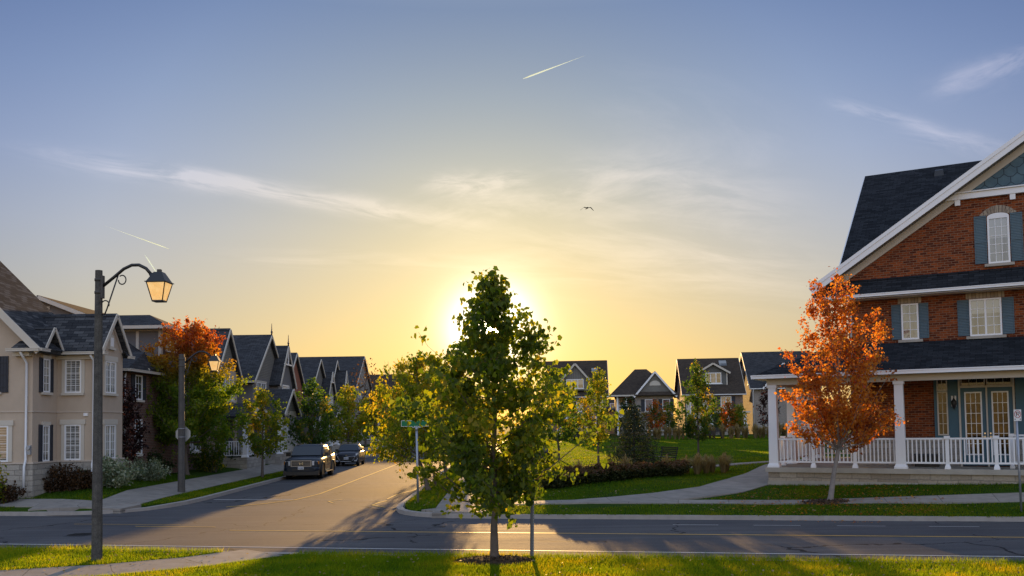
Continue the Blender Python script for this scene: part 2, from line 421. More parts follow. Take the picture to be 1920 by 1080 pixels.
def glassmat(name, c1, c2, stripes=0.0, rough=.03, sc=(1.3, .6), ior=1.7, blind=None):
    """window pane: what stands behind it (blind, curtain, dark room) or a painted reflection, under a mirror-like surface"""
    mt, k = new_mat(name); tc = k.n('ShaderNodeTexCoord'); u, v, _ = k.xyz(tc.outputs['UV']); oi = k.n('ShaderNodeObjectInfo'); rnd = oi.outputs['Random']
    n = k.noise(k.comb(k.m('MULTIPLY', u, sc[0]), k.m('MULTIPLY', v, sc[1]), k.m('MULTIPLY', rnd, 40.0)), 1.0, 3)
    c = k.ramp(n, [(.40, c1), (.60, c2)])
    if blind:
        gz = k.xyz(tc.outputs['Generated'])[2]; on = k.m('GREATER_THAN', gz, k.m('SUBTRACT', k.m('MULTIPLY', rnd, 1.5), .35))
        pl = k.m('MULTIPLY', k.m('FRACT', k.m('DIVIDE', v, .05)), .25)
        c = k.mix(k.m('MULTIPLY', on, k.m('SUBTRACT', 1.0, pl)), c, (*blind, 1))
    if stripes:
        s_ = k.m('GREATER_THAN', k.m('FRACT', k.m('DIVIDE', v, stripes)), .5)
        c = k.mix(s_, c, mul(c1, .45) + (1,))
    wob = k.noise(tc.outputs['Object'], 1.1, 2)
    b = pbsdf(k, c, rough, .9, normal=bump(k, wob, .04, .1)); b.inputs['IOR'].default_value = ior; b.inputs['Specular IOR Level'].default_value = .9 if ior > 1.6 else .5
    k.link(b.outputs[0], k.out.inputs[0]); return mt
M['glass_blind'] = glassmat('glass_blind', (.26, .265, .25), (.34, .34, .32), .09)
M['glass_light'] = glassmat('glass_light', (.16, .165, .155), (.035, .037, .04), sc=(3.0, .5), blind=(.27, .275, .26))
M['glass_dark'] = glassmat('glass_dark', (.012, .014, .018), (.05, .05, .05))
M['glass_curtain'] = glassmat('glass_curtain', (.10, .075, .035), (.015, .012, .008), sc=(5.0, .8), ior=1.5)
M['glass_painted_reflection'] = glassmat('glass_painted_reflection', (.005, .004, .003), (.10, .05, .010), sc=(2.4, 1.5), ior=1.5)  # warm mottle painted in for the reflection of sunlit surroundings

def asphalt():
    mt, k = new_mat('asphalt'); tc = k.n('ShaderNodeTexCoord'); o = tc.outputs['Object']
    n = k.noise(o, 38, 3, .7); n2 = k.noise(o, .35, 5); mp = k.n('ShaderNodeMapping'); mp.inputs['Scale'].default_value = (.10, 2.2, 1); mp.inputs['Rotation'].default_value = (0, 0, -.187)
    k.link(o, mp.inputs['Vector']); n3 = k.noise(mp.outputs[0], 1.2, 4)
    f = k.m('ADD', k.m('MULTIPLY', n, .42), k.m('ADD', k.m('MULTIPLY', n2, .26), k.m('MULTIPLY', n3, .32)))
    c = k.ramp(f, [(.32, (.046, .045, .050)), (.5, (.082, .081, .086)), (.68, (.14, .137, .138))])
    vo = k.n('ShaderNodeTexVoronoi', feature='DISTANCE_TO_EDGE'); vo.inputs['Scale'].default_value = .16; vo.inputs['Randomness'].default_value = 1
    nz = k.n('ShaderNodeTexNoise'); nz.inputs['Scale'].default_value = .9; nz.inputs['Detail'].default_value = 5; k.link(o, nz.inputs['Vector'])
    vm = k.n('ShaderNodeVectorMath', operation='MULTIPLY_ADD'); k.link(nz.outputs['Color'], vm.inputs[0]); vm.inputs[1].default_value = (1.6, 1.6, 0); k.link(o, vm.inputs[2]); k.link(vm.outputs[0], vo.inputs['Vector'])
    crack = k.m('MULTIPLY', k.m('LESS_THAN', vo.outputs['Distance'], .0045), k.m('GREATER_THAN', n2, .47))
    c = k.mix(crack, c, (.018, .018, .02, 1))
    r = k.m('ADD', .76, k.m('MULTIPLY', n3, .2))
    b = pbsdf(k, c, r, .15, normal=bump(k, n, .55, .008)); k.link(b.outputs[0], k.out.inputs[0]); return mt
M['asphalt'] = asphalt()
def walkmat():
    mt, k = new_mat('walk_concrete'); tc = k.n('ShaderNodeTexCoord'); o = tc.outputs['UV']
    b = k.n('ShaderNodeTexBrick'); b.offset = 0; k.link(o, b.inputs['Vector']); b.inputs['Scale'].default_value = 1
    b.inputs['Brick Width'].default_value = 1.6; b.inputs['Row Height'].default_value = 40; b.inputs['Mortar Size'].default_value = .012
    b.inputs['Color1'].default_value = (.25, .225, .195, 1); b.inputs['Color2'].default_value = (.29, .26, .225, 1); b.inputs['Mortar'].default_value = (.10, .09, .08, 1)
    n = k.noise(o, 2.2, 6); c = k.mix(1.0, b.outputs[0], k.ramp(n, [(.3, (.75, .75, .75)), (.7, (1.1, 1.1, 1.1))]), 'MULTIPLY')
    p = pbsdf(k, c, .75, .35, normal=bump(k, k.noise(o, 60, 2), .2, .005)); k.link(p.outputs[0], k.out.inputs[0]); return mt
M['walk'] = walkmat()
def groundmat():
    mt, k = new_mat('turf'); tc = k.n('ShaderNodeTexCoord'); o = tc.outputs['Object']
    n = k.noise(o, 9, 5, .7); n2 = k.noise(o, .5, 4); f = k.m('ADD', k.m('MULTIPLY', n, .5), k.m('MULTIPLY', n2, .5))
    c = k.ramp(f, [(.3, (.018, .042, .006)), (.55, (.034, .068, .008)), (.75, (.06, .08, .014))])
    p = pbsdf(k, c, .95, .03, normal=bump(k, n, .7, .05)); k.link(p.outputs[0], k.out.inputs[0]); return mt
M['turf'] = groundmat()
M['grass'] = leafmat('grass_blade', [(0, (.016, .050, .004)), (.5, (.034, .078, .005)), (1, (.10, .115, .012))], 8.5, .48, spec=.04, hue=(2.05, 1.12, .3))
M['grass_park'] = leafmat('grass_park', [(0, (.012, .042, .005)), (.5, (.022, .060, .006)), (1, (.055, .085, .010))], 8.5, .45, spec=.03, hue=(2.1, 1.12, .3))
M['straw'] = leafmat('straw', [(0, (.20, .15, .07)), (.6, (.30, .23, .11)), (1, (.38, .30, .16))], 1.2, .45)
M['bark'] = plain('bark', (.13, .105, .085), .9, .3, 14.0, .15, bumpy=.5)
M['grey_bark'] = plain('grey_bark', (.24, .21, .185), .9, .25, 12.0, .15, bumpy=.4)
M['mulch'] = plain('mulch', (.075, .05, .032), .95, .5, 26.0, .1, bumpy=1.0)
M['line_white'] = plain('line_white', (.50, .49, .47), .6, .18, 9.0, .4)
M['line_yellow'] = plain('line_yellow', (.62, .38, .08), .6, .2, 9.0, .4)
M['pole_concrete'] = plain('pole_concrete', (.085, .08, .072), .9, .6, 45.0, .25, bumpy=.5)
M['pole_dark'] = plain('pole_dark', (.075, .07, .065), .7, .3, 20.0, .3, bumpy=.2)
M['galvanised'] = plain('galvanised', (.32, .34, .38), .45, .12, 12.0, .5, metal=.6)
M['post_steel'] = plain('post_steel', (.11, .115, .13), .55, .15, 12.0, .4)
M['tire'] = plain('tire', (.012, .012, .012), .8, .2, 20, .3)
M['chrome'] = plain('chrome', (.6, .6, .62), .18, .05, 5, .5, metal=1)
M['rim'] = plain('rim', (.28, .28, .3), .3, .05, 5, .5, metal=.9)
M['steel_paint'] = plain('steel_paint', (.009, .016, .028), .35, .04, 3, .3, metal=0, coat=.18)
M['navy_paint'] = plain('navy_paint', (.006, .009, .020), .3, .04, 3, .35, metal=0, coat=.25)
M['car_glass'] = plain('car_glass', (.012, .02, .028), .04, .02, 2, .9)
M['lens'] = plain('lens', (.55, .55, .55), .12, .1, 14, .7)
M['amber_lens'] = plain('amber_lens', (.6, .22, .03), .2, .1, 10, .6)
M['red_lens'] = plain('red_lens', (.35, .02, .015), .2, .1, 10, .6)
M['plate'] = plain('plate', (.68, .68, .66), .5, .08, 40, .4)
M['ink_blue'] = plain('ink_blue', (.05, .07, .2), .6, .05, 10, .3)
M['sign_green'] = plain('sign_green', (.002, .15, .055), .6, .04, 6, .4)
M['sign_white'] = plain('sign_white', (.70, .70, .68), .45, .04, 6, .4)
M['sign_red'] = plain('sign_red', (.35, .03, .03), .45, .04, 6, .4)
M['sign_back'] = plain('sign_back', (.34, .34, .33), .5, .08, 6, .4, metal=.3)
M['feather'] = plain('feather', (.02, .018, .016), .8, .2, 20, .1)
def lampglass():
    mt, k = new_mat('amber_glass'); tc = k.n('ShaderNodeTexCoord'); n = k.noise(tc.outputs['Object'], 7, 3)
    c = k.ramp(n, [(.3, (.90, .62, .25)), (.7, (.98, .76, .40))])
    t = k.n('ShaderNodeBsdfTranslucent'); k.link(c, t.inputs[0]); g = pbsdf(k, (.5, .33, .12), .25, .5)
    k.link(c, g.inputs['Emission Color']); g.inputs['Emission Strength'].default_value = .55     # the lamp is lit
    m1 = k.n('ShaderNodeMixShader'); m1.inputs[0].default_value = .55; k.link(t.outputs[0], m1.inputs[1]); k.link(g.outputs[0], m1.inputs[2])
    k.link(m1.outputs[0], k.out.inputs[0]); return mt
M['amber_glass'] = lampglass()
def trailmat():
    mt, k = new_mat('ice_trail'); t = k.n('ShaderNodeBsdfTranslucent'); t.inputs[0].default_value = (.62, .86, 1.0, 1)
    tr = k.n('ShaderNodeBsdfTransparent'); mx = k.n('ShaderNodeMixShader'); mx.inputs[0].default_value = .4
    k.link(t.outputs[0], mx.inputs[1]); k.link(tr.outputs[0], mx.inputs[2]); k.link(mx.outputs[0], k.out.inputs[0]); return mt
M['trail'] = trailmat()
import math
# ------------------------------------------------------------------ ground, roads, pavements
def bez(p0, p1, p2, n=8):
    return [tuple((1 - t) ** 2 * np.array(p0) + 2 * t * (1 - t) * np.array(p1) + t * t * np.array(p2)) for t in np.linspace(0, 1, n)]
RC = bez((-1.3, KC + SL * 1.3), (SX1, KC - SL * SX1), (SX1, 32.2))              # right-hand corner of the junction
LC = bez((SX0, 36.6), (SX0, KC - SL * SX0), (-16.2, KC + SL * 16.2))            # left-hand corner
def densify(P, d):
    out = [P[0]]
    for p, q in zip(P[:-1], P[1:]):
        n = max(1, int(math.dist(p, q) / d))
        out += [(p[0] + (q[0] - p[0]) * i / n, p[1] + (q[1] - p[1]) * i / n) for i in range(1, n + 1)]
    return out
def in_poly(x, y, P):
    c = False; j = len(P) - 1
    for i in range(len(P)):
        if (P[i][1] > y) != (P[j][1] > y) and x < (P[j][0] - P[i][0]) * (y - P[i][1]) / (P[j][1] - P[i][1]) + P[i][0]: c = not c
        j = i
    return c
RCP = RC + [(SX1, KC - SL * SX1)]
LCP = LC + [(SX0, KC - SL * SX0)]
STREET_END = 128.0
CORNERS = densify(RC, .15) + densify(LC, .15)
def is_road(x, y):
    v = vv(x, y)
    if -8.66 < v < .1: return True
    if v >= 0 and SX0 - .1 < x < SX1 + .1 and y < STREET_END: return True
    if in_poly(x, y, RCP) or in_poly(x, y, LCP): return True
    return abs(x + 9) < 9 and y < 38 and min(math.hypot(x - p[0], y - p[1]) for p in CORNERS) < .38

def make_ground():
    xs = sorted(set([-900, -400, -200, -120, -80, -60] + list(np.arange(-45, -18, 1.5)) + list(np.arange(-18, 20, .4)) + list(np.arange(20, 46, 1.5)) + [60, 80, 120, 200, 400, 900] + [SX0 - .11, SX0 - .09, SX1 + .09, SX1 + .11]))
    vs = sorted(set([-60, -40, -25, -18, -14, -12, -10.5, -9.5] + [-8.67, -8.65, .09, .11] + list(np.arange(-8, -.4, 2.0)) + list(np.arange(.3, 14, .4)) + list(np.arange(14, 30, 1.2)) + list(np.arange(30, 130, 4)) + [150, 200, 300, 500, 900, 1800]))
    V = []; 
    for v in vs:
        for x in xs:
            y = v + KC - SL * max(-60, min(60, x)); z = T(x, y)
            if is_road(x, y): z = -.45
            elif v > -8 and not (SX0 - 1 < x < SX1 + 1 or v < 1): z += .02 * sin(x * 1.3) * cos(y * .9)
            V.append((x, y, z))
    nx = len(xs); F = [(j * nx + i, j * nx + i + 1, (j + 1) * nx + i + 1, (j + 1) * nx + i) for j in range(len(vs) - 1) for i in range(nx - 1)]
    o = fast_mesh('ground', V, F, M['turf'], smooth=True); tag(o, kind='structure')
make_ground()

def rline(c, x0, x1, wd, z, n=1):
    """a strip along the main road at offset c"""
    mb = MB()
    for i in range(n):
        a = x0 + (x1 - x0) * i / n; b = x0 + (x1 - x0) * (i + 1) / n
        mb.poly([(a, c - SL * a - wd / 2, z), (b, c - SL * b - wd / 2, z), (b, c - SL * b + wd / 2, z), (a, c - SL * a + wd / 2, z)])
    return mb
road = rline((19.75 + KC) / 2, -150, 150, KC - 19.75, -.1).build('road', M['asphalt']); tag(road, kind='structure')
mb = MB()
ysx = [KC] + [30, 31, 32.2, 36.6] + list(range(40, 132, 4))
for a, b in zip(ysx[:-1], ysx[1:]):
    if a == KC:
        mb.poly([(SX0, KC - SL * SX0, -.1), (SX1, KC - SL * SX1, -.1), (SX1, 32.2, street_z(32.2)), (SX1, 36.6, street_z(36.6)), (SX0, 36.6, street_z(36.6))])
    elif a >= 36.6: mb.poly([(SX0, a, street_z(a)), (SX1, a, street_z(a)), (SX1, b, street_z(b)), (SX0, b, street_z(b))])
for P, cx in ((RC, SX1), (LC, SX0)):
    c0 = (cx, KC - SL * cx, -.1)
    for p, q in zip(P[:-1], P[1:]):
        tri = [c0, (*p, street_z(p[1]) if p[1] > 31 else -.1), (*q, street_z(q[1]) if q[1] > 31 else -.1)]
        a, b, c = map(Vector, tri)
        if (b - a).cross(c - a).z < 0: tri.reverse()
        mb.poly(tri)
side = mb.build('side_street', M['asphalt']); tag(side, kind='structure')

def ribbon(P, w0, w1, zf, depth, mat, name, kind='structure', d=.8):
    """solid strip along a path: from w0 to w1 sideways (left is +), top at zf"""
    if isinstance(w0, list):                                     # width given point by point
        key = [0]
        for a, b in zip(P[:-1], P[1:]): key.append(key[-1] + math.dist(a, b))
        Q = densify(P, d); s_ = [0]
        for a, b in zip(Q[:-1], Q[1:]): s_.append(s_[-1] + math.dist(a, b))
        W0, W1 = np.interp(s_, key, w0), np.interp(s_, key, w1)
    P = densify(P, d); n = len(P); L = []; R = []
    if not isinstance(w0, list): W0, W1 = [w0] * n, [w1] * n
    for i, p in enumerate(P):
        a = P[max(0, i - 1)]; b = P[min(n - 1, i + 1)]; t = Vector((b[0] - a[0], b[1] - a[1], 0)).normalized(); s = Vector((-t.y, t.x, 0))
        for lst, wd in ((L, W1[i]), (R, W0[i])):
            q = Vector((p[0], p[1], 0)) + s * wd; q.z = zf(q.x, q.y); lst.append(q)
    mb = MB(); dn = Vector((0, 0, -depth))
    for i in range(n - 1):
        mb.poly([R[i], R[i + 1], L[i + 1], L[i]]); mb.poly([R[i] + dn, R[i + 1] + dn, R[i + 1], R[i]]); mb.poly([L[i], L[i + 1], L[i + 1] + dn, L[i] + dn])
    mb.poly([R[0], L[0], L[0] + dn, R[0] + dn]); mb.poly([L[-1], R[-1], R[-1] + dn, L[-1] + dn])
    o = mb.build(name, mat)
    # run the joints along the strip
    uv = o.data.uv_layers[0].data; s = 0; acc = [0]
    for i in range(1, n): acc.append(acc[-1] + math.dist(P[i], P[i - 1]))
    for i in range(n - 1):
        f = o.data.polygons[i * 3]
        for li, (a, c) in zip(f.loop_indices, ((acc[i], 1), (acc[i + 1], 1), (acc[i + 1], 2.5), (acc[i], 2.5))): uv[li].uv = (a, c)
    return tag(o, kind=kind)
kerb_r = [(70, KC - SL * 70)] + [RC[0]] + RC[1:] + [(SX1, 128)]
kerb_l = [(SX0, 128)] + LC + [(-70, KC + SL * 70)]
kz = lambda x, y: (street_z(y) if vv(x, y) > 2.2 else -.1) + .135
ribbon(kerb_r, -.22, .0, kz, .5, M['concrete'], 'kerb', d=.7)
ribbon(kerb_l, -.22, .0, kz, .5, M['concrete'], 'kerb', d=.7)
ribbon([(-70, 19.72 + SL * 70), (70, 19.72 - SL * 70)], -.16, .04, lambda x, y: .01, .4, M['concrete'], 'kerb', d=2)
wz = lambda x, y: T(x, y) + .03
ribbon([(-14.4, 32.6), (-14.4, 128)], -.8, .8, wz, .2, M['walk'], 'sidewalk')
ribbon([(-70, 29.8 + SL * 70), (-13.6, 29.8 + SL * 13.6)], -.62, .62, lambda x, y: wz(x, y) + .006, .2, M['walk'], 'sidewalk')
ribbon([(-1.75, 28.9), (-1.75, 128)], -.85, .85, lambda x, y: wz(x, y) + .012, .2, M['walk'], 'sidewalk')
ribbon([(-.9, 30.85 + .17), (60, 30.85 - SL * 60)], -.36, .30, lambda x, y: wz(x, y) + .006, .2, M['walk'], 'sidewalk')
ribbon([(1.6, 30.55), (3.4, 30.6), (5.2, 30.95), (7.3, 32.1), (9.0, 34.2), (10.6, 37.4), (12.4, 41.5), (15, 46)], [-.25, -.6, -.85, -.95, -.95, -.95, -.95, -.95], [.1, .5, .85, .95, .95, .95, .95, .95], lambda x, y: wz(x, y) + .010, .2, M['walk'], 'path')
ribbon([(-.9, 43.5), (3, 42.3), (7, 42.4), (11, 44.3), (16, 45.6), (24, 46)], -.6, .6, lambda x, y: wz(x, y) + .016, .2, M['walk'], 'path')
# the two dropped corners
ribbon([(-1.0, 29.3), (-2.1, 29.6), (-2.6, 30.2)], -.5, .55, lambda x, y: wz(x, y) + .024, .25, M['walk'], 'sidewalk')
ribbon([(-17.0, 32.3), (-14.9, 32.5), (-14.2, 33.6)], -.5, .5, lambda x, y: wz(x, y) + .024, .25, M['walk'], 'sidewalk')
WALK = [(-40, 17.4), (-14, 17.3), (-10.5, 17.75), (-8.3, 18.55), (-6.8, 19.5), (-5.7, 20.75)]
ribbon(WALK, -.8, .75, lambda x, y: .022, .2, M['walk'], 'sidewalk', d=.4)

# painted lines and tar seals: parts of the road
zl = -.094
for c, a, b, mt, wd in ((21.3, -70, 70, 'line_white', .10), (24.72, -8.2, 70, 'line_yellow', .10), (25.5, -11.5, -8.9, 'line_yellow', .08)):
    rline(c, a, b, wd, zl, 20).build('lane_line', M[mt], road)
for x0 in (4.55, 6.75, 8.95, 11.3, 13.7, 16.2):
    rline(27.0, x0, x0 + 1.25, .06, zl).build('lane_line', M['line_white'], road)
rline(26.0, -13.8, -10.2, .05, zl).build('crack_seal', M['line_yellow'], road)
def street_line(P, wd, mt, name):
    P = densify(P, .8); mb = MB()
    for p, q in zip(P[:-1], P[1:]):
        t = Vector((q[0] - p[0], q[1] - p[1], 0)).normalized(); s = Vector((-t.y, t.x, 0)) * wd / 2
        a, b = Vector((p[0], p[1], street_z(p[1]) + .007)), Vector((q[0], q[1], street_z(q[1]) + .007))
        mb.poly([a - s, b - s, b + s, a + s])
    mb.build(name, M[mt], side)
street_line([(-10.6, 33.6), (-9.6, 34.6), (-8.7, 36.2), (-8.3, 39), (-8.2, 60), (-8.2, 90)], .13, 'line_yellow', 'lane_line')
street_line([(-12.15, 36.9), (-8.8, 36.4)], .16, 'line_white', 'lane_line')
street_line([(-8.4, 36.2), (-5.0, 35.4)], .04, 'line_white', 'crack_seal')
street_line([(-4.6, 32.6), (-5.2, 33.5), (-5.1, 34.6), (-4.9, 35.3)], .09, 'line_yellow', 'crack_seal')  # yellow tar squiggles: their sun glint is put into the colour
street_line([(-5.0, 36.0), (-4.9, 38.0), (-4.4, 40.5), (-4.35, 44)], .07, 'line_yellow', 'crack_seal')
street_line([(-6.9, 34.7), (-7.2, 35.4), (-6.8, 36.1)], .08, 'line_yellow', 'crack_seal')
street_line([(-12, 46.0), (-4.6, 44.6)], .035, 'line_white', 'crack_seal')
def manholes():
    for x, y, r, lab in ((-11.0, 23.0, .33, 'round iron manhole cover beside the white edge line of the main road'), (-12.2, 25.7, .36, 'round iron manhole cover in the middle of the left lane, farther from the white line')):
        mb = MB(); mb.lathe([(r + .09, 0), (r + .09, .008)], n=28); o = mb.build('manhole_cover', M['charcoal_paint']); o.location = (x, y, -.098)
        mb = MB(); mb.lathe([(r, 0), (r, .012)], n=28)
        for i in range(-3, 4): mb.box(-r * .8, r * .8, i * r * .22 - .012, i * r * .22 + .012, .0115, .016)
        mb.build('lid', M['tire'], o); tag(o, lab, 'manhole cover')
manholes()

# ------------------------------------------------------------------ grass
def dist_path(x, y, P):
    best = np.full(x.shape, 1e9)
    for (ax, ay), (bx, by) in zip(P[:-1], P[1:]):
        t = np.clip(((x - ax) * (bx - ax) + (y - ay) * (by - ay)) / ((bx - ax) ** 2 + (by - ay) ** 2), 0, 1)
        best = np.minimum(best, np.hypot(x - ax - t * (bx - ax), y - ay - t * (by - ay)))
    return best
def vnoise(x, y, s, seed):
    r = np.random.default_rng(seed); g = r.random((64, 64)); fx = (x / s) % 64; fy = (y / s) % 64
    i = fx.astype(int); j = fy.astype(int); u = fx - i; v = fy - j; u = u * u * (3 - 2 * u); v = v * v * (3 - 2 * v)
    i2 = (i + 1) % 64; j2 = (j + 1) % 64
    return (g[i, j] * (1 - u) + g[i2, j] * u) * (1 - v) + (g[i, j2] * (1 - u) + g[i2, j2] * u) * v
Tv = np.vectorize(T)
def blades(name, x, y, z, h, wd, mat, label=None, tintshift=0):
    n = len(x); az = RNG.random(n) * 2 * pi; lean = RNG.normal(0, .38, (n, 2)); 
    hh = h * RNG.uniform(.4, 1.5, n) * (.7 + .6 * vnoise(x, y, .9, 5))
    dx, dy = np.cos(az) * wd / 2, np.sin(az) * wd / 2
    V = np.empty((n, 3, 3)); V[:, 0] = np.stack([x - dx, y - dy, z - .01], 1); V[:, 1] = np.stack([x + dx, y + dy, z - .01], 1)
    V[:, 2] = np.stack([x + lean[:, 0] * hh, y + lean[:, 1] * hh, z + hh], 1)
    tint = np.clip(.5 * vnoise(x, y, .6, 3) + .35 * vnoise(x, y, 3.1, 4) + RNG.normal(0, .13, n) + tintshift, 0, 1)
    o = fast_mesh(name, V.reshape(-1, 3), np.arange(3 * n).reshape(-1, 3), mat, tint=np.repeat(tint, 3)); tag(o, label, kind='stuff'); return o
def near_grass():
    n = 190000; x = RNG.uniform(-12.8, 12.2, n); c = RNG.uniform(15.3, 19.62, n); y = c - SL * x
    d = dist_path(x, y, WALK); wl = (d > .80) ; rm = np.hypot((x + .42) / .86, (y - 18.95) / .6) > 1
    keep = wl & rm & (y < 22.5) & (y > 15.2) & (np.abs(x) < y * .62)
    keep &= ~((x < -9) & (y < 17.3))
    x, y = x[keep], y[keep]; blades('grass', x, y, np.zeros(len(x)), .064, .014, M['grass'])
    # longer fringe that hangs over the kerb
    n = 9000; x = RNG.uniform(-12.8, 12.2, n); y = 19.66 - SL * x + RNG.normal(0, .04, n); k = dist_path(x, y, WALK) > .85; x, y = x[k], y[k]
    blades('grass', x, y, np.zeros(len(x)), .10, .012, M['grass'])
near_grass()
def walk_mask(x, y):
    v = y + SL * x - KC; ok = (v > .03)
    ok &= ~((x > SX0 - .2) & (x < SX1 + .2))
    ok &= ~((x > -15.25) & (x < -13.55) & (y > 32)); ok &= ~((v > .75) & (v < 2.05) & (x < -13.4)); ok &= ~((x > -2.65) & (x < -.85)); ok &= ~((v > 2.0) & (v < 2.9) & (x > -1.5))
    ok &= dist_path(x, y, [(2.6, 30.1), (5.0, 30.6), (7.3, 32.0), (9.0, 34.2), (10.6, 37.4), (12.4, 41.5), (15, 46)]) > 1.0
    ok &= dist_path(x, y, [(-.9, 43.5), (3, 42.3), (7, 42.4), (11, 44.3), (16, 45.6), (24, 46)]) > .65
    for P in (RC, LC): ok &= dist_path(x, y, P) > .3
    ok &= dist_path(x, y, [(-1.0, 29.3), (-2.1, 29.6), (-2.6, 30.2)]) > .6
    ok &= dist_path(x, y, [(-17.0, 32.3), (-14.9, 32.5), (-14.2, 33.6)]) > .75
    for pp in (RCP, LCP):
        ok &= ~np.array([abs(a + 8) < 9 and b < 38 and in_poly(a, b, pp) for a, b in zip(x, y)])
    # the brick house's own plot
    ex, ey = cos(radians(29)), -sin(radians(29)); u = (x - 9.3) * ex + (y - 33) * ey; d = (x - 9.3) * -ey + (y - 33) * ex
    ok &= ~((u > -.1) & (d > -.05) & (d < 22))
    ok &= np.hypot((x - 10.0) / .95, (y - 28.9) / .42) > 1
    return ok
def far_grass():
    n = 260000; x = RNG.uniform(-20.5, 19, n); v = RNG.uniform(.02, 13, n); y = v + KC - SL * x; k = walk_mask(x, y) & (np.abs(x) < y * .6); x, y = x[k], y[k]
    blades('grass', x, y, Tv(x, y), .06, .022, M['grass_park'])
    n = 200000; x = RNG.uniform(-1, 38, n); y = 40 + 75 * RNG.random(n) ** 1.3; k = walk_mask(x, y) & (x < y * .34) ; x, y = x[k], y[k]
    blades('grass', x, y, Tv(x, y), .06, .05, M['grass_park'])
    n = 30000; x = np.where(RNG.random(n) < .5, RNG.uniform(-13.55, -12.65, n), RNG.uniform(-3.85, -2.65, n)); y = RNG.uniform(33, 90, n); ok = np.ones(n, bool)
    for P in (RC, LC): ok &= dist_path(x, y, P) > .35
    ok &= dist_path(x, y, [(-17.0, 32.3), (-14.9, 32.5), (-14.2, 33.6)]) > .9; ok &= y > 33.6 ; x, y = x[ok], y[ok]
    blades('grass', x, y, Tv(x, y), .07, .03, M['grass'])
    # straggling growth along the far kerb
    n = 1500; x = RNG.uniform(-1, 17, n); y = KC - SL * x + .05 + RNG.normal(0, .05, n); k = vnoise(x, y, .5, 9) > .62; x, y = x[k], y[k]
    blades('grass', x, y, np.full(len(x), .03), .09, .02, M['grass_park'])
far_grass()
def litter_leaves():
    n = 900; x = RNG.uniform(-11, 14, n); near = RNG.random(n) < .45
    y = np.where(near, RNG.uniform(16, 19.5, n) - SL * x, RNG.uniform(KC + .3, KC + 5, n) - SL * x)
    k = np.where(near, True, walk_mask(x, y)); x, y, near = x[k], y[k], near[k]; z = Tv(x, y) + .065; n = len(x)
    a = RNG.random(n) * 2 * pi; s = np.where(near, .035, .05)
    V = np.stack([np.stack([x + np.cos(a + q * pi / 2) * s * (1 if q % 2 else .6), y + np.sin(a + q * pi / 2) * s * (1 if q % 2 else .6), z + RNG.normal(0, .012, n)], 1) for q in range(4)], 1)
    o = fast_mesh('fallen_leaves', V.reshape(-1, 3), np.arange(4 * n).reshape(-1, 4), M['straw'], tint=np.repeat(RNG.random(n), 4)); tag(o, kind='stuff')
litter_leaves()
def maple_litter():
    n = 700; a = RNG.random(n) * 2 * pi; r = 3.4 * RNG.random(n) ** .6; x = 10.0 + r * np.cos(a); y = 28.9 + r * np.sin(a) * .9; v = y + SL * x - KC; u = (x - 9.3) * cos(radians(29)) - (y - 33) * sin(radians(29)); dd = (x - 9.3) * sin(radians(29)) + (y - 33) * cos(radians(29))
    k = ~((dd > -.15) & (u > -.15)) & (v > -.9); x, y, v = x[k], y[k], v[k]; z = np.where(v < 0, -.085, Tv(x, y) + .06); n = len(x); t = RNG.random(n) * 6.28; s = .045
    V = np.stack([np.stack([x + np.cos(t + q * pi / 2) * s * (1 if q % 2 else .6), y + np.sin(t + q * pi / 2) * s * (1 if q % 2 else .6), z + RNG.normal(0, .012, n)], 1) for q in range(4)], 1)
    return V, n
def mulch_ring(x, y, a, b, z0, hgt, n=900):
    mb = MB(); P = []
    for i in range(28):
        t = 2 * pi * i / 28; r = 1 + .09 * sin(3 * t + x) + .05 * sin(7 * t); P.append((a * r * cos(t), b * r * sin(t)))
    for i in range(28):
        p, q = P[i], P[(i + 1) % 28]
        p2, q2 = (p[0] * .55, p[1] * .55), (q[0] * .55, q[1] * .55)
        mb.poly([(*p, -.03), (*q, -.03), (*q2, hgt), (*p2, hgt)], smooth=True); mb.poly([(*p2, hgt), (*q2, hgt), (0, 0, hgt * 1.25)], smooth=True)
    for i in range(n):
        t = random.random() * 2 * pi; r = sqrt(random.random()) * .97; px, py = a * r * cos(t), b * r * sin(t); zz = hgt * min(1.1, (1 - r) * 2.3)
        s = random.uniform(.015, .045); d = Vector((random.gauss(0, 1), random.gauss(0, 1), random.gauss(0, .5))).normalized(); e = d.cross(Vector((0, 0, 1))).normalized() * s * .35
        c = Vector((px, py, zz + .012)); mb.poly([c - d * s - e, c + d * s - e, c + d * s + e, c - d * s + e])
    o = mb.build('mulch', M['mulch']); o.location = (x, y, z0); tag(o, kind='stuff')
mulch_ring(-.42, 18.95, .86, .60, .0, .07)
mulch_ring(10.0, 28.9, .95, .42, T(10.0, 28.9), .07, 500)
for q in ((4.35, 46.9), (10.1, 49.5)): mulch_ring(q[0], q[1], .6, .5, T(*q), .05, 150)
# ------------------------------------------------------------------ trees and shrubs
M['leaf_linden'] = leafmat('leaf_linden', [(0, (.030, .054, .008)), (.5, (.072, .098, .010)), (.85, (.15, .155, .014)), (1, (.24, .18, .02))], 3.0, 0.5, hue=(1.12, 1.20, .32))
M['leaf_gold'] = leafmat('leaf_gold', [(0, (.045, .08, .008)), (.4, (.11, .135, .010)), (.8, (.22, .18, .012)), (1, (.32, .19, .02))], 2.9, 0.55, hue=(1.12, 1.20, .32))
M['leaf_green'] = leafmat('leaf_green', [(0, (.022, .052, .008)), (.6, (.05, .09, .012)), (.9, (.12, .13, .016)), (1, (.25, .16, .02))], 2.8, 0.5, hue=(1.12, 1.20, .32))
M['leaf_orange'] = leafmat('leaf_orange', [(0, (.13, .040, .014)), (.3, (.27, .080, .015)), (.6, (.39, .15, .018)), (.9, (.46, .24, .035)), (1, (.33, .06, .016))], 1.9, 0.52)
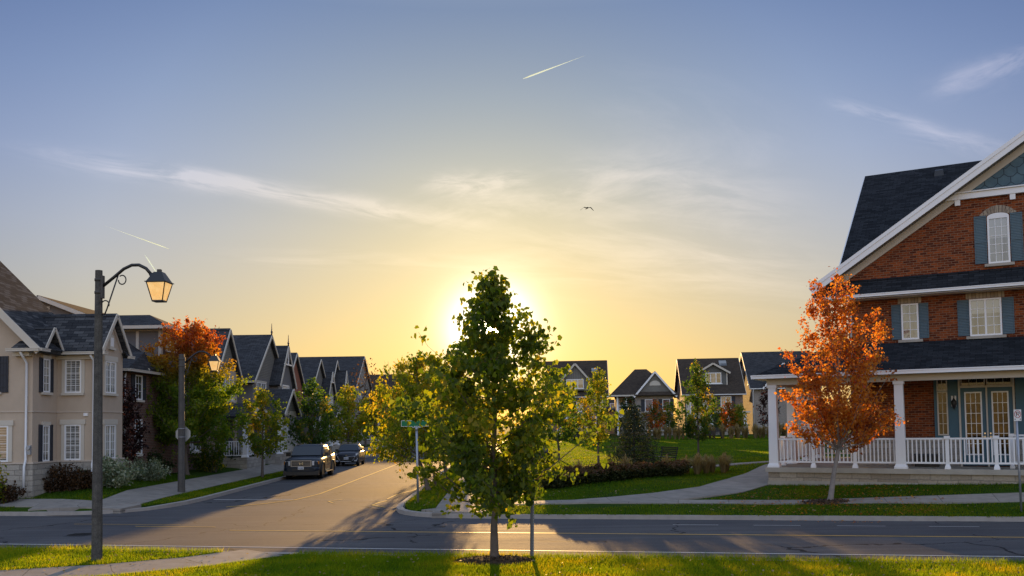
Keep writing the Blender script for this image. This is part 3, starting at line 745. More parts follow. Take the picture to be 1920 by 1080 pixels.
M['leaf_turning'] = leafmat('leaf_turning', [(0, (.04, .085, .008)), (.5, (.10, .145, .011)), (1, (.20, .19, .014))], 2.6, 0.55,
                            ztop=(4.3, 6.7, [(0, (.15, .030, .012)), (.5, (.30, .075, .018)), (1, (.38, .17, .02))]), hue=(1.12, 1.2, .35))
M['leaf_patch'] = leafmat('leaf_patch', [(0, (.06, .08, .012)), (.3, (.15, .10, .014)), (.6, (.34, .13, .016)), (1, (.42, .05, .02))], 2.0, 0.5)
M['leaf_maroon'] = leafmat('leaf_maroon', [(0, (.020, .010, .012)), (.7, (.034, .013, .013)), (.95, (.07, .02, .016)), (1, (.3, .07, .025))], 1.3, .4)
M['leaf_brown'] = leafmat('leaf_brown', [(0, (.06, .035, .018)), (.6, (.11, .06, .025)), (.9, (.2, .1, .02)), (1, (.35, .2, .03))], 1.4, .45)
M['leaf_dark'] = leafmat('leaf_dark', [(0, (.012, .028, .008)), (.6, (.022, .045, .010)), (1, (.05, .07, .015))], 1.4, .35)
M['leaf_russet'] = leafmat('leaf_russet', [(0, (.03, .02, .012)), (.6, (.06, .032, .015)), (1, (.10, .05, .02))], 1.4, .35)
M['leaf_pale'] = leafmat('leaf_pale', [(0, (.10, .15, .08)), (.5, (.20, .25, .16)), (1, (.40, .42, .32))], 1.2, .35)
M['leaf_spruce'] = leafmat('leaf_spruce', [(0, (.012, .028, .018)), (.6, (.025, .045, .025)), (1, (.06, .07, .02))], 1.4, .3)
M['leaf_sedum'] = leafmat('leaf_sedum', [(0, (.020, .035, .010)), (1, (.05, .06, .018))], 1.6, .35, ztop=(.36, .54, [(0, (.06, .062, .018)), (.5, (.085, .056, .022)), (1, (.13, .050, .028))]))

def leaves(name, P, size, mat, parent, droop=.3, heart=False, tint=None, rng=RNG, up=None, narrow=1.0):
    n = len(P); P = np.asarray(P)
    d = rng.normal(0, 1, (n, 3)); d[:, 2] -= droop * 1.8; d /= np.linalg.norm(d, axis=1)[:, None]
    r = rng.normal(0, 1, (n, 3)); s = np.cross(d, r); s /= np.linalg.norm(s, axis=1)[:, None]; nn = np.cross(d, s)
    L = size * rng.uniform(.45, 1.3, n)[:, None]; f = .16 * L * rng.uniform(.3, 1.5, (n, 1))
    W = L * narrow
    if heart:
        vs = [P, P + .12 * L * d * -1 + .30 * W * s + f * nn * .7, P + .38 * L * d + .48 * W * s + f * nn, P + L * d - f * nn * .6, P + .38 * L * d - .48 * W * s + f * nn, P + .12 * L * d * -1 - .30 * W * s + f * nn * .7]
        V = np.stack(vs, 1); b = np.arange(n)[:, None] * 6
        F = np.concatenate([b + np.array([[0, 1, 2, 3]]), b + np.array([[0, 3, 4, 5]])]); k = 6
    else:
        vs = [P, P + .42 * L * d + .42 * W * s + f * nn, P + L * d, P + .42 * L * d - .42 * W * s + f * nn]
        V = np.stack(vs, 1); b = np.arange(n)[:, None] * 4
        F = np.concatenate([b + np.array([[0, 1, 2]]), b + np.array([[0, 2, 3]])]); k = 4
    if tint is None: tint = rng.random(n)
    return fast_mesh(name, V.reshape(-1, 3), F, mat, parent, np.repeat(np.clip(tint, 0, 1), k))

def tree(label, x, y, H, env, nl, size, mat, tr=.06, bark='bark', nb=30, group=None, droop=.3, heart=False, seed=1, up=.35, zc=None, twigs=7, spread=.09, cat='tree', name='tree',
         lobes=0, hole=None, lean=(0, 0), bare=0.0, z=None, center=(0, 0), lean_top=0, limb_r=.28, narrow=1.0):
    """tapered trunk, limbs and twigs; leaves are spread along the twigs. env: [(height, radius)...]"""
    rg = np.random.default_rng(seed); z = T(x, y) if z is None else z
    t = thing(name, label, cat, (x, y, z), group=group)
    eh, er = [e[0] for e in env], [e[1] for e in env]
    E_ = lambda h: float(np.interp(h, eh, er))
    zc = eh[0] if zc is None else zc
    mb = MB(); wob = rg.normal(0, .035, (9, 2)) * H / 5; hs = np.linspace(0, .96 * H, 9)
    cx = lambda h: (lean[0] * h / H + center[0] * min(1, h / zc) + float(np.interp(h, hs, wob[:, 0])) * (h > .1), lean[1] * h / H + float(np.interp(h, hs, wob[:, 1])) * (h > .1))
    tp = [(*cx(h), h) for h in hs]; tp[0] = (0, 0, -.06)
    rr = [tr * (1 - .88 * (h / hs[-1]) ** .85) for h in hs]; rr[0] = tr * 1.45
    tp.insert(1, (tp[0][0] * .7 + tp[1][0] * .3, tp[0][1], .16)); rr.insert(1, tr * 1.08)
    mb.tube(tp, rr, 9)
    pts = []; tints = []
    lobe_a = rg.random(3) * 6.28; Rm = sum(E_(zc + (H * .985 - zc) * ((i + .5) / nb) ** .9) for i in range(nb)) / nb
    for i in range(nb):
        f = (i + .5) / nb; h1 = zc + (H * .985 - zc) * (f ** .9) ; az = i * 2.39996 + rg.normal(0, .35)
        R = E_(h1) * rg.uniform(.62, 1.10)
        if lobes: R *= 1 + lobes * (.5 * sin(3 * az + lobe_a[0] + h1) + .5 * sin(5 * az + lobe_a[1] - 2 * h1))
        h0 = max(zc * .78, h1 - R * (up + .35) - .12 * H * f * up)
        c0 = cx(h0); c1 = cx(h1)
        a = Vector((*c0, h0)); b = Vector((c1[0] + R * cos(az), c1[1] + R * sin(az), h1))
        mid = a.lerp(b, .5) + Vector((rg.normal(0, .05), rg.normal(0, .05), -.10 * R + rg.normal(0, .04))) * 1.0
        q1 = a.lerp(mid, .55) ; q2 = mid.lerp(b, .5) + Vector((0, 0, .03))
        r0 = max(.006, tr * limb_r * (1.1 - .8 * f))
        pl = [a, q1, mid, q2, b]; mb.tube(pl, [r0, r0 * .8, r0 * .6, r0 * .4, r0 * .18], 5, caps=False)
        bt = rg.normal(.5, .2)
        for j in range(twigs):
            s = rg.uniform(.22, 1.0) if j else 1.0
            k = min(3, int(s * 4)); p = pl[k].lerp(pl[k + 1], s * 4 - k)
            ln = (.22 + .22 * rg.random()) * max(R, .35 * max(er)) * (1.15 - .5 * s)
            dv = (b - a).normalized() * .5 + Vector(rg.normal(0, .6, 3)) + Vector((0, 0, up * .7)); dv.normalize()
            e = p + dv * ln
            mb.tube([p, p.lerp(e, .5) + Vector(rg.normal(0, .02, 3)), e], [r0 * .3, r0 * .2, .003], 3, caps=False)
            if rg.random() < bare: continue
            m_ = max(2, int(nl / (nb * twigs) * rg.uniform(.5, 1.5) * (.25 + .75 * R / Rm)))
            u = rg.uniform(.05, 1.08, m_)[:, None]
            pp = np.array(p) + (np.array(e) - np.array(p)) * u + rg.normal(0, spread, (m_, 3)) * [1, 1, .8]
            pts.append(pp); tints.append(np.clip(bt + rg.normal(0, .2, m_), 0, 1))
    m_ = max(6, nl // 90); u = rg.uniform(.72, 1.02, m_)
    pts.append(np.stack([[*cx(q * H), q * H] for q in u]) + rg.normal(0, .06, (m_, 3))); tints.append(rg.random(m_))
    P = np.concatenate(pts); tt = np.concatenate(tints)
    if hole is not None:
        wx = P + np.array([x, y, z]) - np.array(hole[0]); dd = np.array(hole[1]); dist = np.linalg.norm(wx - (wx @ dd)[:, None] * dd, axis=1)
        k = dist > hole[2] * rg.uniform(.65, 1.25, len(P)); P, tt = P[k], tt[k]
    mb.build('trunk', M[bark], t)
    leaves('crown', P, size, M[mat], t, droop, heart, tt, rg, narrow=narrow)
    return t

# the young linden in front, with the gap in its crown that the low sun shines through
sd = np.array(sdir)
tree('young green tree with the sun shining through its crown, in the near mulch bed', -.42, 19.1, 6.02,
     [(1.35, .8), (1.7, 1.4), (2.3, 1.66), (3.0, 1.60), (3.6, 1.44), (4.2, 1.18), (4.8, .86), (5.3, .52), (6.0, .08)], 13000, .110, 'leaf_linden', tr=.088, bark='bark', nb=84,
     droop=.75, heart=True, seed=5, zc=1.45, twigs=8, spread=.105, lobes=.44, hole=((0, 0, CAM_H), sd, .105), center=(.02, 0), lean=(.0, 0), up=.2)
# the orange maple before the porch
tree('young maple with orange autumn leaves in front of the white porch', 10.0, 28.9, 7.25,
     [(1.9, .95), (2.4, 1.6), (3.2, 1.85), (4.0, 1.95), (4.8, 1.8), (5.6, 1.45), (6.4, .95), (7.25, .35)], 18000, .100, 'leaf_orange', tr=.085, bark='grey_bark', nb=46,
     droop=.25, seed=26, up=1.0, zc=2.1, twigs=9, spread=.10, lobes=.26, lean=(.15, 0), center=(.3, 0))
# left side of the street
tree('large maple turning from green to red at the top, behind the far street lamp', -16.0, 44.6, 7.6,
     [(1.5, 1.8), (2.3, 2.5), (3.5, 2.65), (4.8, 2.3), (5.8, 2.0), (6.7, 1.5), (7.3, .9), (7.7, .3)], 34000, .125, 'leaf_turning', tr=.12, nb=64, seed=8, up=.5, zc=2.0, twigs=8, spread=.13, lobes=.3)
G1 = 'young street trees on the left boulevard'
tree('small golden green street tree on the boulevard in front of the parked pickup', -13.3, 48.2, 4.75, [(1.45, .7), (1.9, 1.3), (2.6, 1.35), (3.5, .95), (4.2, .6), (4.75, .15)], 4200, .14, 'leaf_gold', tr=.075, nb=34, seed=31, up=.6, zc=1.55, spread=.11, lobes=.3, group=G1)
tree('dark green oval street tree above the roof of the parked pickup', -13.2, 60.0, 5.7, [(1.5, .9), (2.2, 1.6), (3.2, 1.6), (4.3, 1.1), (5.1, .65), (5.7, .15)], 4600, .17, 'leaf_green', tr=.085, nb=34, seed=32, up=.6, zc=1.6, spread=.13, lobes=.3, group=G1)
tree('yellow green street tree behind the small parked hatchback', -13.2, 73.0, 5.9, [(1.5, 1.1), (2.2, 1.8), (3.3, 1.9), (4.5, 1.3), (5.3, .8), (5.9, .2)], 4200, .2, 'leaf_gold', tr=.09, nb=32, seed=33, up=.6, zc=1.6, spread=.16, lobes=.3, group=G1)
tree('yellow green street tree farthest down the boulevard, well beyond the hatchback', -13.1, 90.0, 6.4, [(1.5, 1.2), (2.4, 2.0), (3.6, 2.1), (5.0, 1.3), (6.4, .2)], 3600, .24, 'leaf_gold', tr=.09, nb=30, seed=34, up=.6, zc=1.6, spread=.2, lobes=.3, group=G1)
tree('half bare brown tree with a few yellow leaves beyond the row houses', -15.6, 96.0, 9.6, [(2.5, 1.2), (4, 2.0), (6, 2.1), (8, 1.5), (9.6, .4)], 1500, .22, 'leaf_brown', tr=.12, nb=44, seed=35, up=.9, zc=2.5, bare=.45, spread=.25, cat='tree')
tree('leafless twiggy tree against the glowing sky at the end of the row houses', -14.7, 108.0, 10.3, [(4, 1.2), (6, 1.9), (8, 2.1), (10.3, .9)], 260, .2, 'leaf_brown', tr=.11, nb=40, seed=36, up=1.2, zc=4, bare=.9, spread=.2)
# right boulevard of the side street
G2 = 'street trees on the right boulevard'
tree('broad yellow green tree behind the green street name sign', -3.55, 38.2, 5.75, [(1.3, 1.5), (1.8, 2.3), (2.8, 2.5), (3.8, 2.15), (4.7, 1.45), (5.3, .85), (5.75, .25)], 12500, .155, 'leaf_gold', tr=.105, nb=56, seed=41, droop=.9, up=.15, zc=1.55, twigs=8, spread=.13, lobes=.35, center=(-.45, 0), group=G2, narrow=.7)
tree('slim young tree close behind the broad yellow green tree', -3.45, 40.3, 5.2, [(1.8, .8), (2.6, 1.4), (3.6, 1.4), (4.5, .9), (5.2, .2)], 3600, .15, 'leaf_gold', tr=.055, nb=30, seed=42, droop=.6, zc=1.9, spread=.13, group=G2, center=(-.3, 0))
tree('green tree third from the corner on the right boulevard', -3.35, 45.2, 5.6, [(1.5, 1.0), (2.2, 1.7), (3.4, 1.8), (4.6, 1.2), (5.6, .2)], 4600, .16, 'leaf_green', tr=.095, nb=34, seed=43, droop=.5, zc=1.7, spread=.14, group=G2)
tree('golden tree fourth from the corner on the right boulevard', -3.4, 56.0, 5.8, [(1.5, 1.2), (2.4, 2.0), (3.6, 2.0), (5.8, .2)], 3600, .18, 'leaf_gold', tr=.09, nb=32, seed=44, zc=1.7, spread=.16, group=G2)
tree('farthest tree of the right boulevard row', -3.5, 69.0, 5.8, [(1.5, 1.2), (2.4, 2.0), (3.6, 2.0), (5.8, .2)], 2600, .22, 'leaf_gold', tr=.09, nb=30, seed=45, zc=1.7, spread=.18, group=G2)
# the park
tree('slender yellow green park tree next to the spruce', 4.4, 46.9, 5.0, [(1.25, .45), (1.7, 1.05), (2.4, 1.15), (3.4, .85), (4.3, .5), (5.0, .12)], 4600, .115, 'leaf_gold', tr=.06, nb=36, seed=51, up=.7, zc=1.4, spread=.09, lobes=.25)
tree('narrow dark green park tree between the spruce and the porch', 10.1, 49.5, 5.5, [(1.3, .4), (1.8, .95), (2.8, 1.1), (3.8, .75), (4.7, .5), (5.5, .12)], 4800, .12, 'leaf_green', tr=.065, nb=38, seed=52, up=.8, zc=1.45, spread=.09, lobes=.25)
tree('dark green tree half hidden behind the sunlit front tree', 2.7, 54.0, 5.0, [(1.3, .9), (2.0, 1.6), (3.2, 1.5), (4.3, .9), (5.0, .2)], 3600, .16, 'leaf_green', tr=.08, nb=32, seed=53, zc=1.4, spread=.13)
for lab, px_, y_, h_, r_, mt_, sd_ in [
        ('small orange and red tree before the balcony house', 16.6, 106, 4.6, 1.15, 'leaf_patch', 61), ('olive brown small tree right of the orange one before the balcony house', 18.6, 107, 4.4, 1.1, 'leaf_green', 62),
        ('small green tree before the dormer house', 24.0, 108, 4.9, 1.4, 'leaf_green', 63), ('small yellow and red tree between green ones before the dormer house', 25.3, 106, 4.3, 1.0, 'leaf_patch', 64),
        ('small olive tree before the stone columns of the dormer house', 26.7, 107, 3.9, 1.1, 'leaf_gold', 65), ('small maroon tree before the rightmost far house', 29.6, 105, 6.2, 1.5, 'leaf_maroon', 66),
        ('dark green bushy tree before the leftmost far house', 6.6, 104, 4.6, 1.3, 'leaf_dark', 67), ('dark evergreen tree right of the leftmost far house', 13.2, 103, 5.0, 1.5, 'leaf_dark', 68)]:
    tree(lab, px_, y_, h_, [(1.2, .5 * r_), (1.8, r_), (2.6, r_ * 1.05), (h_ * .8, r_ * .65), (h_, .15)], 1300, .24, mt_, tr=.06, nb=22, seed=sd_, up=.6, zc=1.4, twigs=5, spread=.16, group='small trees in front of the far houses')
tree('small maroon leaved tree in front of the beige corner house', -17.0, 39.6, 4.4, [(1.1, .5), (1.7, 1.0), (2.5, 1.1), (3.4, .8), (4.0, .45), (4.4, .1)], 4200, .12, 'leaf_maroon', tr=.05, bark='grey_bark', nb=34, seed=71, up=.6, zc=1.2, spread=.10, lobes=.3)

V_, n_ = maple_litter()
tag(fast_mesh('fallen_leaves', V_.reshape(-1, 3), np.arange(4 * n_).reshape(-1, 4), M['leaf_orange'], tint=np.repeat(RNG.random(n_), 4)), kind='stuff')
def spruce(x, y, H, R):
    z = T(x, y); t = thing('spruce', 'young spruce with drooping layered branches beside the red flower bed', 'tree', (x, y, z)); rg = np.random.default_rng(77)
    mb = MB(); mb.tube([(0, 0, -.05), (0, 0, H * .6), (.03, 0, H)], [.07, .04, .008], 8); P = []; 
    for lv in range(15):
        h = .12 + (H - .25) * (lv / 14) ** .92; r = R * (1 - (h / H)) ** .8 + .10; n = max(5, int(13 * (1 - .6 * h / H)))
        for i in range(n):
            a = i * 2 * pi / n + lv * 1.3 + rg.normal(0, .12); rr = r * rg.uniform(.72, 1.12)
            p = [Vector((0, 0, h)), Vector((cos(a) * rr * .55, sin(a) * rr * .55, h + .02 * rr)), Vector((cos(a) * rr, sin(a) * rr, h - .10 * rr + .10))]
            mb.tube(p, [.014, .010, .004], 3, caps=False)
            m_ = int(70 * rr / R + 22); s = rg.uniform(.15, 1.02, m_); side = rg.normal(0, .13, m_) * (1.15 - s) * 1.6 * rr
            pp = np.stack([np.interp(s, [0, .55, 1], [q[k] for q in p]) for k in range(3)], 1); pp[:, 0] += -sin(a) * side; pp[:, 1] += cos(a) * side; pp[:, 2] -= np.abs(side) * .25 + rg.normal(0, .05, m_)
            P.append(pp)
    mb.build('trunk', M['bark'], t); leaves('crown', np.concatenate(P), .12, M['leaf_spruce'], t, .35, narrow=.45, rng=rg)
spruce(6.0, 45.0, 3.05, 1.75)

def bush(label, x, y, rx, ry, H, mat, n, size, seed, group=None, droop=.1, cat='shrub', name='shrub', narrow=.8, z=None):
    rg = np.random.default_rng(seed); t = thing(name, label, cat, (x, y, T(x, y) if z is None else z), group=group); mb = MB(); P = []
    k = max(10, int(16 * max(rx, ry)))
    for i in range(k):
        a = rg.random() * 6.28; f = sqrt(rg.random()); e = Vector((rx * f * cos(a), ry * f * sin(a), H * sqrt(max(.05, 1 - f * f * .85)) * rg.uniform(.62, 1.08)))
        b = Vector((e.x * .25, e.y * .25, -.04)); mid = b.lerp(e, .5) + Vector(rg.normal(0, .04, 3)); mb.tube([b, mid, e], [.014, .010, .003], 4, caps=False)
        m_ = n // k; u = rg.uniform(.2, 1.05, m_)[:, None]; P.append(np.array(b) + (np.array(e) - np.array(b)) * u + rg.normal(0, .11, (m_, 3)) * [rx, ry, H * .6])
    P = np.concatenate(P); P[:, 2] = np.maximum(P[:, 2], .03)
    mb.build('stem', M['bark'], t); leaves('foliage', P, size, M[mat], t, droop, rng=rg, narrow=narrow); return t
GB = 'shrubs in front of the beige corner house'
bush('round pale variegated shrub behind the near lamp post', -16.1, 36.3, 1.15, .8, 1.25, 'leaf_pale', 4200, .11, 81, GB)
bush('low pale variegated shrub beyond the maroon tree', -16.2, 40.2, .95, .8, 1.1, 'leaf_pale', 3200, .11, 82, GB)
bush('russet spreading shrub under the tall front window of the beige house', -17.5, 35.3, 1.0, .6, 1.1, 'leaf_russet', 3600, .11, 83, GB)
bush('low dark russet shrub beside the downspout against the stone base', -18.8, 33.4, .8, .5, .85, 'leaf_russet', 2400, .11, 84, GB)
bush('dark green round shrub nearest the main road pavement, before the stone base', -19.3, 32.3, .7, .5, .95, 'leaf_dark', 2000, .10, 85, GB)
bush('small russet shrub between the spreading one and the pale shrub', -16.7, 35.7, .6, .4, .8, 'leaf_russet', 1800, .11, 86, GB)
bush('thin upright sapling with yellow leaves before a ground floor window', -18.75, 33.0, .45, .3, 2.35, 'leaf_gold', 330, .13, 87, GB, name='sapling')
bush('tall bushy green shrub beside the dark brick house porch', -15.75, 47.8, 1.2, .9, 2.2, 'leaf_green', 2200, .14, 88, None)
bush('dark green shrub along the stone porch past the tall bushy one', -15.9, 53.0, 1.2, 1.6, 1.3, 'leaf_dark', 2200, .13, 89, None)
bush('low green flowering plants beside the left pavement', -16.2, 48.9, .5, 1.6, .45, 'leaf_gold', 900, .10, 90, None)
bush('dark hedge shrub at the foot of the dark brick house', -17.0, 43.4, .9, .9, 1.2, 'leaf_dark', 1500, .12, 91, None)
bush('round clipped green shrub at the far porch steps of the leftmost far house', 9.5, 106, 1.1, 1.1, 1.6, 'leaf_dark', 900, .22, 92, None)
bush('round dark shrub left of the clipped one at the leftmost far house', 7.6, 107, .9, .9, 1.3, 'leaf_dark', 700, .22, 93, None)
bush('dark tall shrub in the gap between the two middle far houses', 21.9, 112, .9, .9, 2.6, 'leaf_dark', 900, .24, 94, None)

# the bed of red stonecrop and tan ornamental grass in the park: one of each kind, then copies
def sedum():
    t = thing('stonecrop', 'dark red flowering stonecrop clump in the park flower bed', 'flower', group='stonecrop clumps in the park flower bed'); t['kind'] = 'thing'; rg = np.random.default_rng(101); mb = MB(); P = []; top = []
    for i in range(34):
        a = rg.random() * 6.28; f = sqrt(rg.random()); e = Vector((.34 * f * cos(a), .34 * f * sin(a), .62 * (1 - .28 * f * f) * rg.uniform(.85, 1.1))); b = Vector((e.x * .3, e.y * .3, -.03))
        mb.tube([b, e], [.008, .005], 3, caps=False); u = rg.uniform(.15, .85, 10)[:, None]
        P.append(np.array(b) + (np.array(e) - np.array(b)) * u + rg.normal(0, .025, (10, 3))); top.append(np.array(e) + rg.normal(0, .045, (16, 3)) * [1, 1, .3])
    mb.build('stem', M['leaf_dark'], t); leaves('foliage', np.concatenate(P + top), .075, M['leaf_sedum'], t, 0, rng=rg); return t
def tuft(n=240, h=.95, r=.5, name='ornamental_grass', label='tan ornamental grass clump at the right end of the flower bed', group='tan grass clumps ending the flower bed'):
    t = thing(name, label, 'ornamental grass', group=group); t['kind'] = 'thing'; rg = np.random.default_rng(103)
    V = []; tint = []
    for i in range(n):
        a = rg.random() * 6.28; f = rg.random(); b = np.array([.10 * cos(a) * f, .10 * sin(a) * f, -.02]); hh = h * rg.uniform(.6, 1.05); e = b + np.array([r * f * cos(a), r * f * sin(a), hh * (1 - .3 * f)])
        mdl = b + np.array([r * .3 * f * cos(a), r * .3 * f * sin(a), hh * .65]); wv = np.array([-sin(a), cos(a), 0]) * .012 * (h / .9)
        V += [b - wv, mdl - wv, mdl + wv, b + wv, mdl - wv, e - wv * .6, e + wv * .6, mdl + wv]; tint += [rg.random()] * 8
    fast_mesh('blades', np.array(V), np.arange(len(V)).reshape(-1, 4), M['straw'], t, tint); return t
sd0 = sedum(); first = True
bed = [(1.15, 33.9), (2.0, 34.3), (3.0, 34.9), (4.0, 35.4), (5.0, 36.0), (6.0, 36.5), (6.9, 37.1)]
for i in range(40):
    s = i / 39 * 6; j = min(5, int(s)); u = s - j; x = bed[j][0] * (1 - u) + bed[j + 1][0] * u; y = bed[j][1] * (1 - u) + bed[j + 1][1] * u
    x += random.gauss(0, .08); y += (.55 if i % 2 else -.15) + random.gauss(0, .12); o = sd0 if i == 0 else dup(sd0); o.location = (x, y, T(x, y)); o.rotation_euler.z = random.random() * 6; q_ = random.uniform(.85, 1.2); o.scale = (q_, q_, random.uniform(.68, 1.0))
tf0 = tuft()
for i, (x, y) in enumerate(((7.6, 37.6), (8.1, 38.2), (8.5, 38.9), (8.9, 38.5), (9.2, 39.4), (8.0, 39.2), (7.3, 38.3), (6.4, 37.9), (4.6, 37.3), (2.6, 36.2))):
    o = tf0 if i == 0 else dup(tf0); o.location = (x, y, T(x, y)); o.rotation_euler.z = i * 1.7; o.scale = (random.uniform(.8, 1.1),) * 3
tf1 = tuft(200, 1.75, .55, label='tall tan grass clump in the row before the far houses', group='tall tan grasses before the far houses')
for i in range(34):
    x = 15.6 + i * .46 + random.gauss(0, .12); y = 103.5 + random.gauss(0, .35) + (x - 15) * -.07
    if 19.6 < x < 20.0: continue
    o = tf1 if i == 0 else dup(tf1); o.location = (x, y, T(x, y)); o.rotation_euler.z = i * 2.1; o.scale = (random.uniform(.85, 1.1),) * 2 + (random.uniform(.75, 1.08),)
# ------------------------------------------------------------------ building helpers
class Fr:
    """a wall face: u along it, o outwards from it, z up"""
    def __init__(s, O, U, N): s.O, s.U, s.N = Vector((*O, 0)), Vector((*U, 0)), Vector((*N, 0))
    def p(s, u, o, z): return s.O + s.U * u + s.N * o + Vector((0, 0, z))
    def box(s, mb, u0, u1, z0, z1, o0, o1, mi=0):
        P = [s.p(u0, o1, z0), s.p(u1, o1, z0), s.p(u1, o0, z0), s.p(u0, o0, z0), s.p(u0, o1, z1), s.p(u1, o1, z1), s.p(u1, o0, z1), s.p(u0, o0, z1)]
        if (P[1] - P[0]).cross(P[3] - P[0]).z < 0: P = [P[1], P[0], P[3], P[2], P[5], P[4], P[7], P[6]]
        mb.hexa(P, mi)
def south(y, x=0): return Fr((x, y), (1, 0), (0, -1))
def east(x, y=0): return Fr((x, y), (0, 1), (1, 0))
def west(x, y=0): return Fr((x, y), (0, -1), (-1, 0))
def fbox(fr, name, par, mat, *a):
    mb = MB(); fr.box(mb, *a); return mb.build(name, M[mat], par)
def window(fr, par, u0, u1, z0, z1, glass='glass_light', nx=2, nz=3, fw=.06, frame='white_paint', sill=None, mull=1, proud=.05, arch=0, name='window', mun=.018, casing=None, head=0):
    mb = MB()
    for a in ((u0, u1, z1 - fw, z1), (u0, u1, z0, z0 + fw), (u0, u0 + fw, z0 + fw, z1 - fw), (u1 - fw, u1, z0 + fw, z1 - fw)): fr.box(mb, *a, 0, proud)
    for i in range(1, mull):
        c = u0 + (u1 - u0) * i / mull; fr.box(mb, c - fw * .55, c + fw * .55, z0 + fw, z1 - fw, 0, proud)
    if arch:
        pts = [fr.p(u0, proud, z1 + .001)] + [fr.p((u0 + u1) / 2 - cos(pi * i / 10) * (u1 - u0) / 2, proud, z1 + .001 + arch * sin(pi * i / 10)) for i in range(1, 10)] + [fr.p(u1, proud, z1 + .001)]
        mb.prism(pts, -fr.N * proud)
    wd = mb.build(name, M[frame], par)
    mb = MB(); fr.box(mb, u0 + fw * .5, u1 - fw * .5, z0 + fw * .5, z1 - fw * .5, 0, .012); mb.build('pane', M[glass], wd)
    if nx * nz > 1:
        mb = MB(); 
        for q in range(mull):
            a = u0 + (u1 - u0) * q / mull + fw * .8; b = u0 + (u1 - u0) * (q + 1) / mull - fw * .8
            for i in range(1, nx): c = a + (b - a) * i / nx; fr.box(mb, c - mun / 2, c + mun / 2, z0 + fw, z1 - fw, .012, .028)
            for j in range(1, nz): c = z0 + fw + (z1 - z0 - 2 * fw) * j / nz; fr.box(mb, a, b, c - mun / 2, c + mun / 2, .012, .026)
        if mb.f: mb.build('muntin', M[frame], wd)
    if sill: 
        mb = MB(); fr.box(mb, u0 - .12, u1 + .12, z0 - .10, z0 - .004, 0, .11); mb.build('sill', M[sill], wd)
    if casing:
        mb = MB(); c = casing[1]
        for a in ((u0 - c, u0 - .003, z0, z1), (u1 + .003, u1 + c, z0, z1)): fr.box(mb, *a, 0, .045)
        fr.box(mb, u0 - c - (.05 if head else 0), u1 + c + (.05 if head else 0), z1 + .003, z1 + max(head, c), 0, .07)
        mb.build('casing', M[casing[0]], wd)
    return wd
def shutter(fr, par, u0, u1, z0, z1, mat, rails=(0, .5, 1)):
    mb = MB(); fr.box(mb, u0, u1, z0, z1, 0, .035)
    s = mb.build('shutter', M[mat], par); mb = MB(); w_ = .035
    for a in (u0, u1 - w_): fr.box(mb, a, a + w_, z0, z1, .035, .05)
    for r in rails: c = z0 + (z1 - z0 - .06) * r; fr.box(mb, u0 + w_, u1 - w_, c, c + .06, .035, .05)
    mb.build('shutter_frame', M[mat], s); return s
def roofX(mb, x0, x1, y0, y1, ze, zr, ov=.35, th=.2, mi=0, ym=None):
    ym = (y0 + y1) / 2 if ym is None else ym; k0 = (zr - ze) / (ym - y0); k1 = (zr - ze) / (y1 - ym)
    a0, b0 = y0 - ov, ze - k0 * ov; a1, b1 = y1 + ov, ze - k1 * ov
    mb.slab((x0, a0, b0), (x1, a0, b0), (x1, ym, zr), (x0, ym, zr), th, mi); mb.slab((x1, a1, b1), (x0, a1, b1), (x0, ym, zr), (x1, ym, zr), th, mi)
def roofY(mb, x0, x1, y0, y1, ze, zr, ov=.35, th=.2, mi=0):
    xm = (x0 + x1) / 2; k = (zr - ze) / (xm - x0); zb = ze - k * ov
    mb.slab((x1 + ov, y0, zb), (x1 + ov, y1, zb), (xm, y1, zr), (xm, y0, zr), th, mi); mb.slab((x0 - ov, y1, zb), (x0 - ov, y0, zb), (xm, y0, zr), (xm, y1, zr), th, mi)
def rakeX(par, x, y0, y1, ze, zr, ov=.35, mat='white_paint', h=.22, w=.05, name='rake_board', drop=.12, ym=None):
    """barge boards on a gable whose ridge runs along x, gable face at x"""
    ym = (y0 + y1) / 2 if ym is None else ym
    for a, s in ((y0, -1), (y1, 1)):
        k = (zr - ze) / abs(ym - a); mb = MB(); mb.bar((x, a + s * ov, ze - k * ov - drop), (x, ym + s * .01, zr - drop), w, h); mb.build(name, M[mat], par)
def rakeY(par, y, x0, x1, ze, zr, ov=.35, mat='white_paint', h=.22, w=.05, name='rake_board', drop=.12):
    xm = (x0 + x1) / 2
    for a, s in ((x0, -1), (x1, 1)):
        k = (zr - ze) / (xm - x0); mb = MB(); mb.bar((a + s * ov, y, ze - k * ov - drop), (xm + s * .01, y, zr - drop), w, h); mb.build(name, M[mat], par)
def gutter(par, p, q, mat='white_metal', h=.13, w=.13):
    mb = MB(); p, q = Vector(p), Vector(q); mb.bar(p, q, w, h * .62); mb.bar(p + Vector((0, 0, h * .42)), q + Vector((0, 0, h * .42)), w * 1.25, h * .24); return mb.build('gutter', M[mat], par)
def pipe(par, pts, r=.045, mat='white_metal', name='downspout'):
    mb = MB(); mb.tube(pts, r, 6); return mb.build(name, M[mat], par)
def settle(t, z_only=False):
    off = Vector((0, 0, t.location.z)) if z_only else Vector(t.location)
    for ch in t.children: ch.location = Vector(ch.location) - off
def railing(par, P, Q, z0, z1, n, mat='white_paint', name='railing'):
    P, Q = Vector(P), Vector(Q); mb = MB()
    mb.bar(P + Vector((0, 0, z1 - .03)), Q + Vector((0, 0, z1 - .03)), .075, .06); mb.bar(P + Vector((0, 0, z0 + .03)), Q + Vector((0, 0, z0 + .03)), .05, .06)
    for i in range(n):
        c = P.lerp(Q, (i + .5) / n); mb.bar(c + Vector((0, 0, z0 + .06)), c + Vector((0, 0, z1 - .06)), .042, .042, up=(0, 1, 0))
    return mb.build(name, M[mat], par)
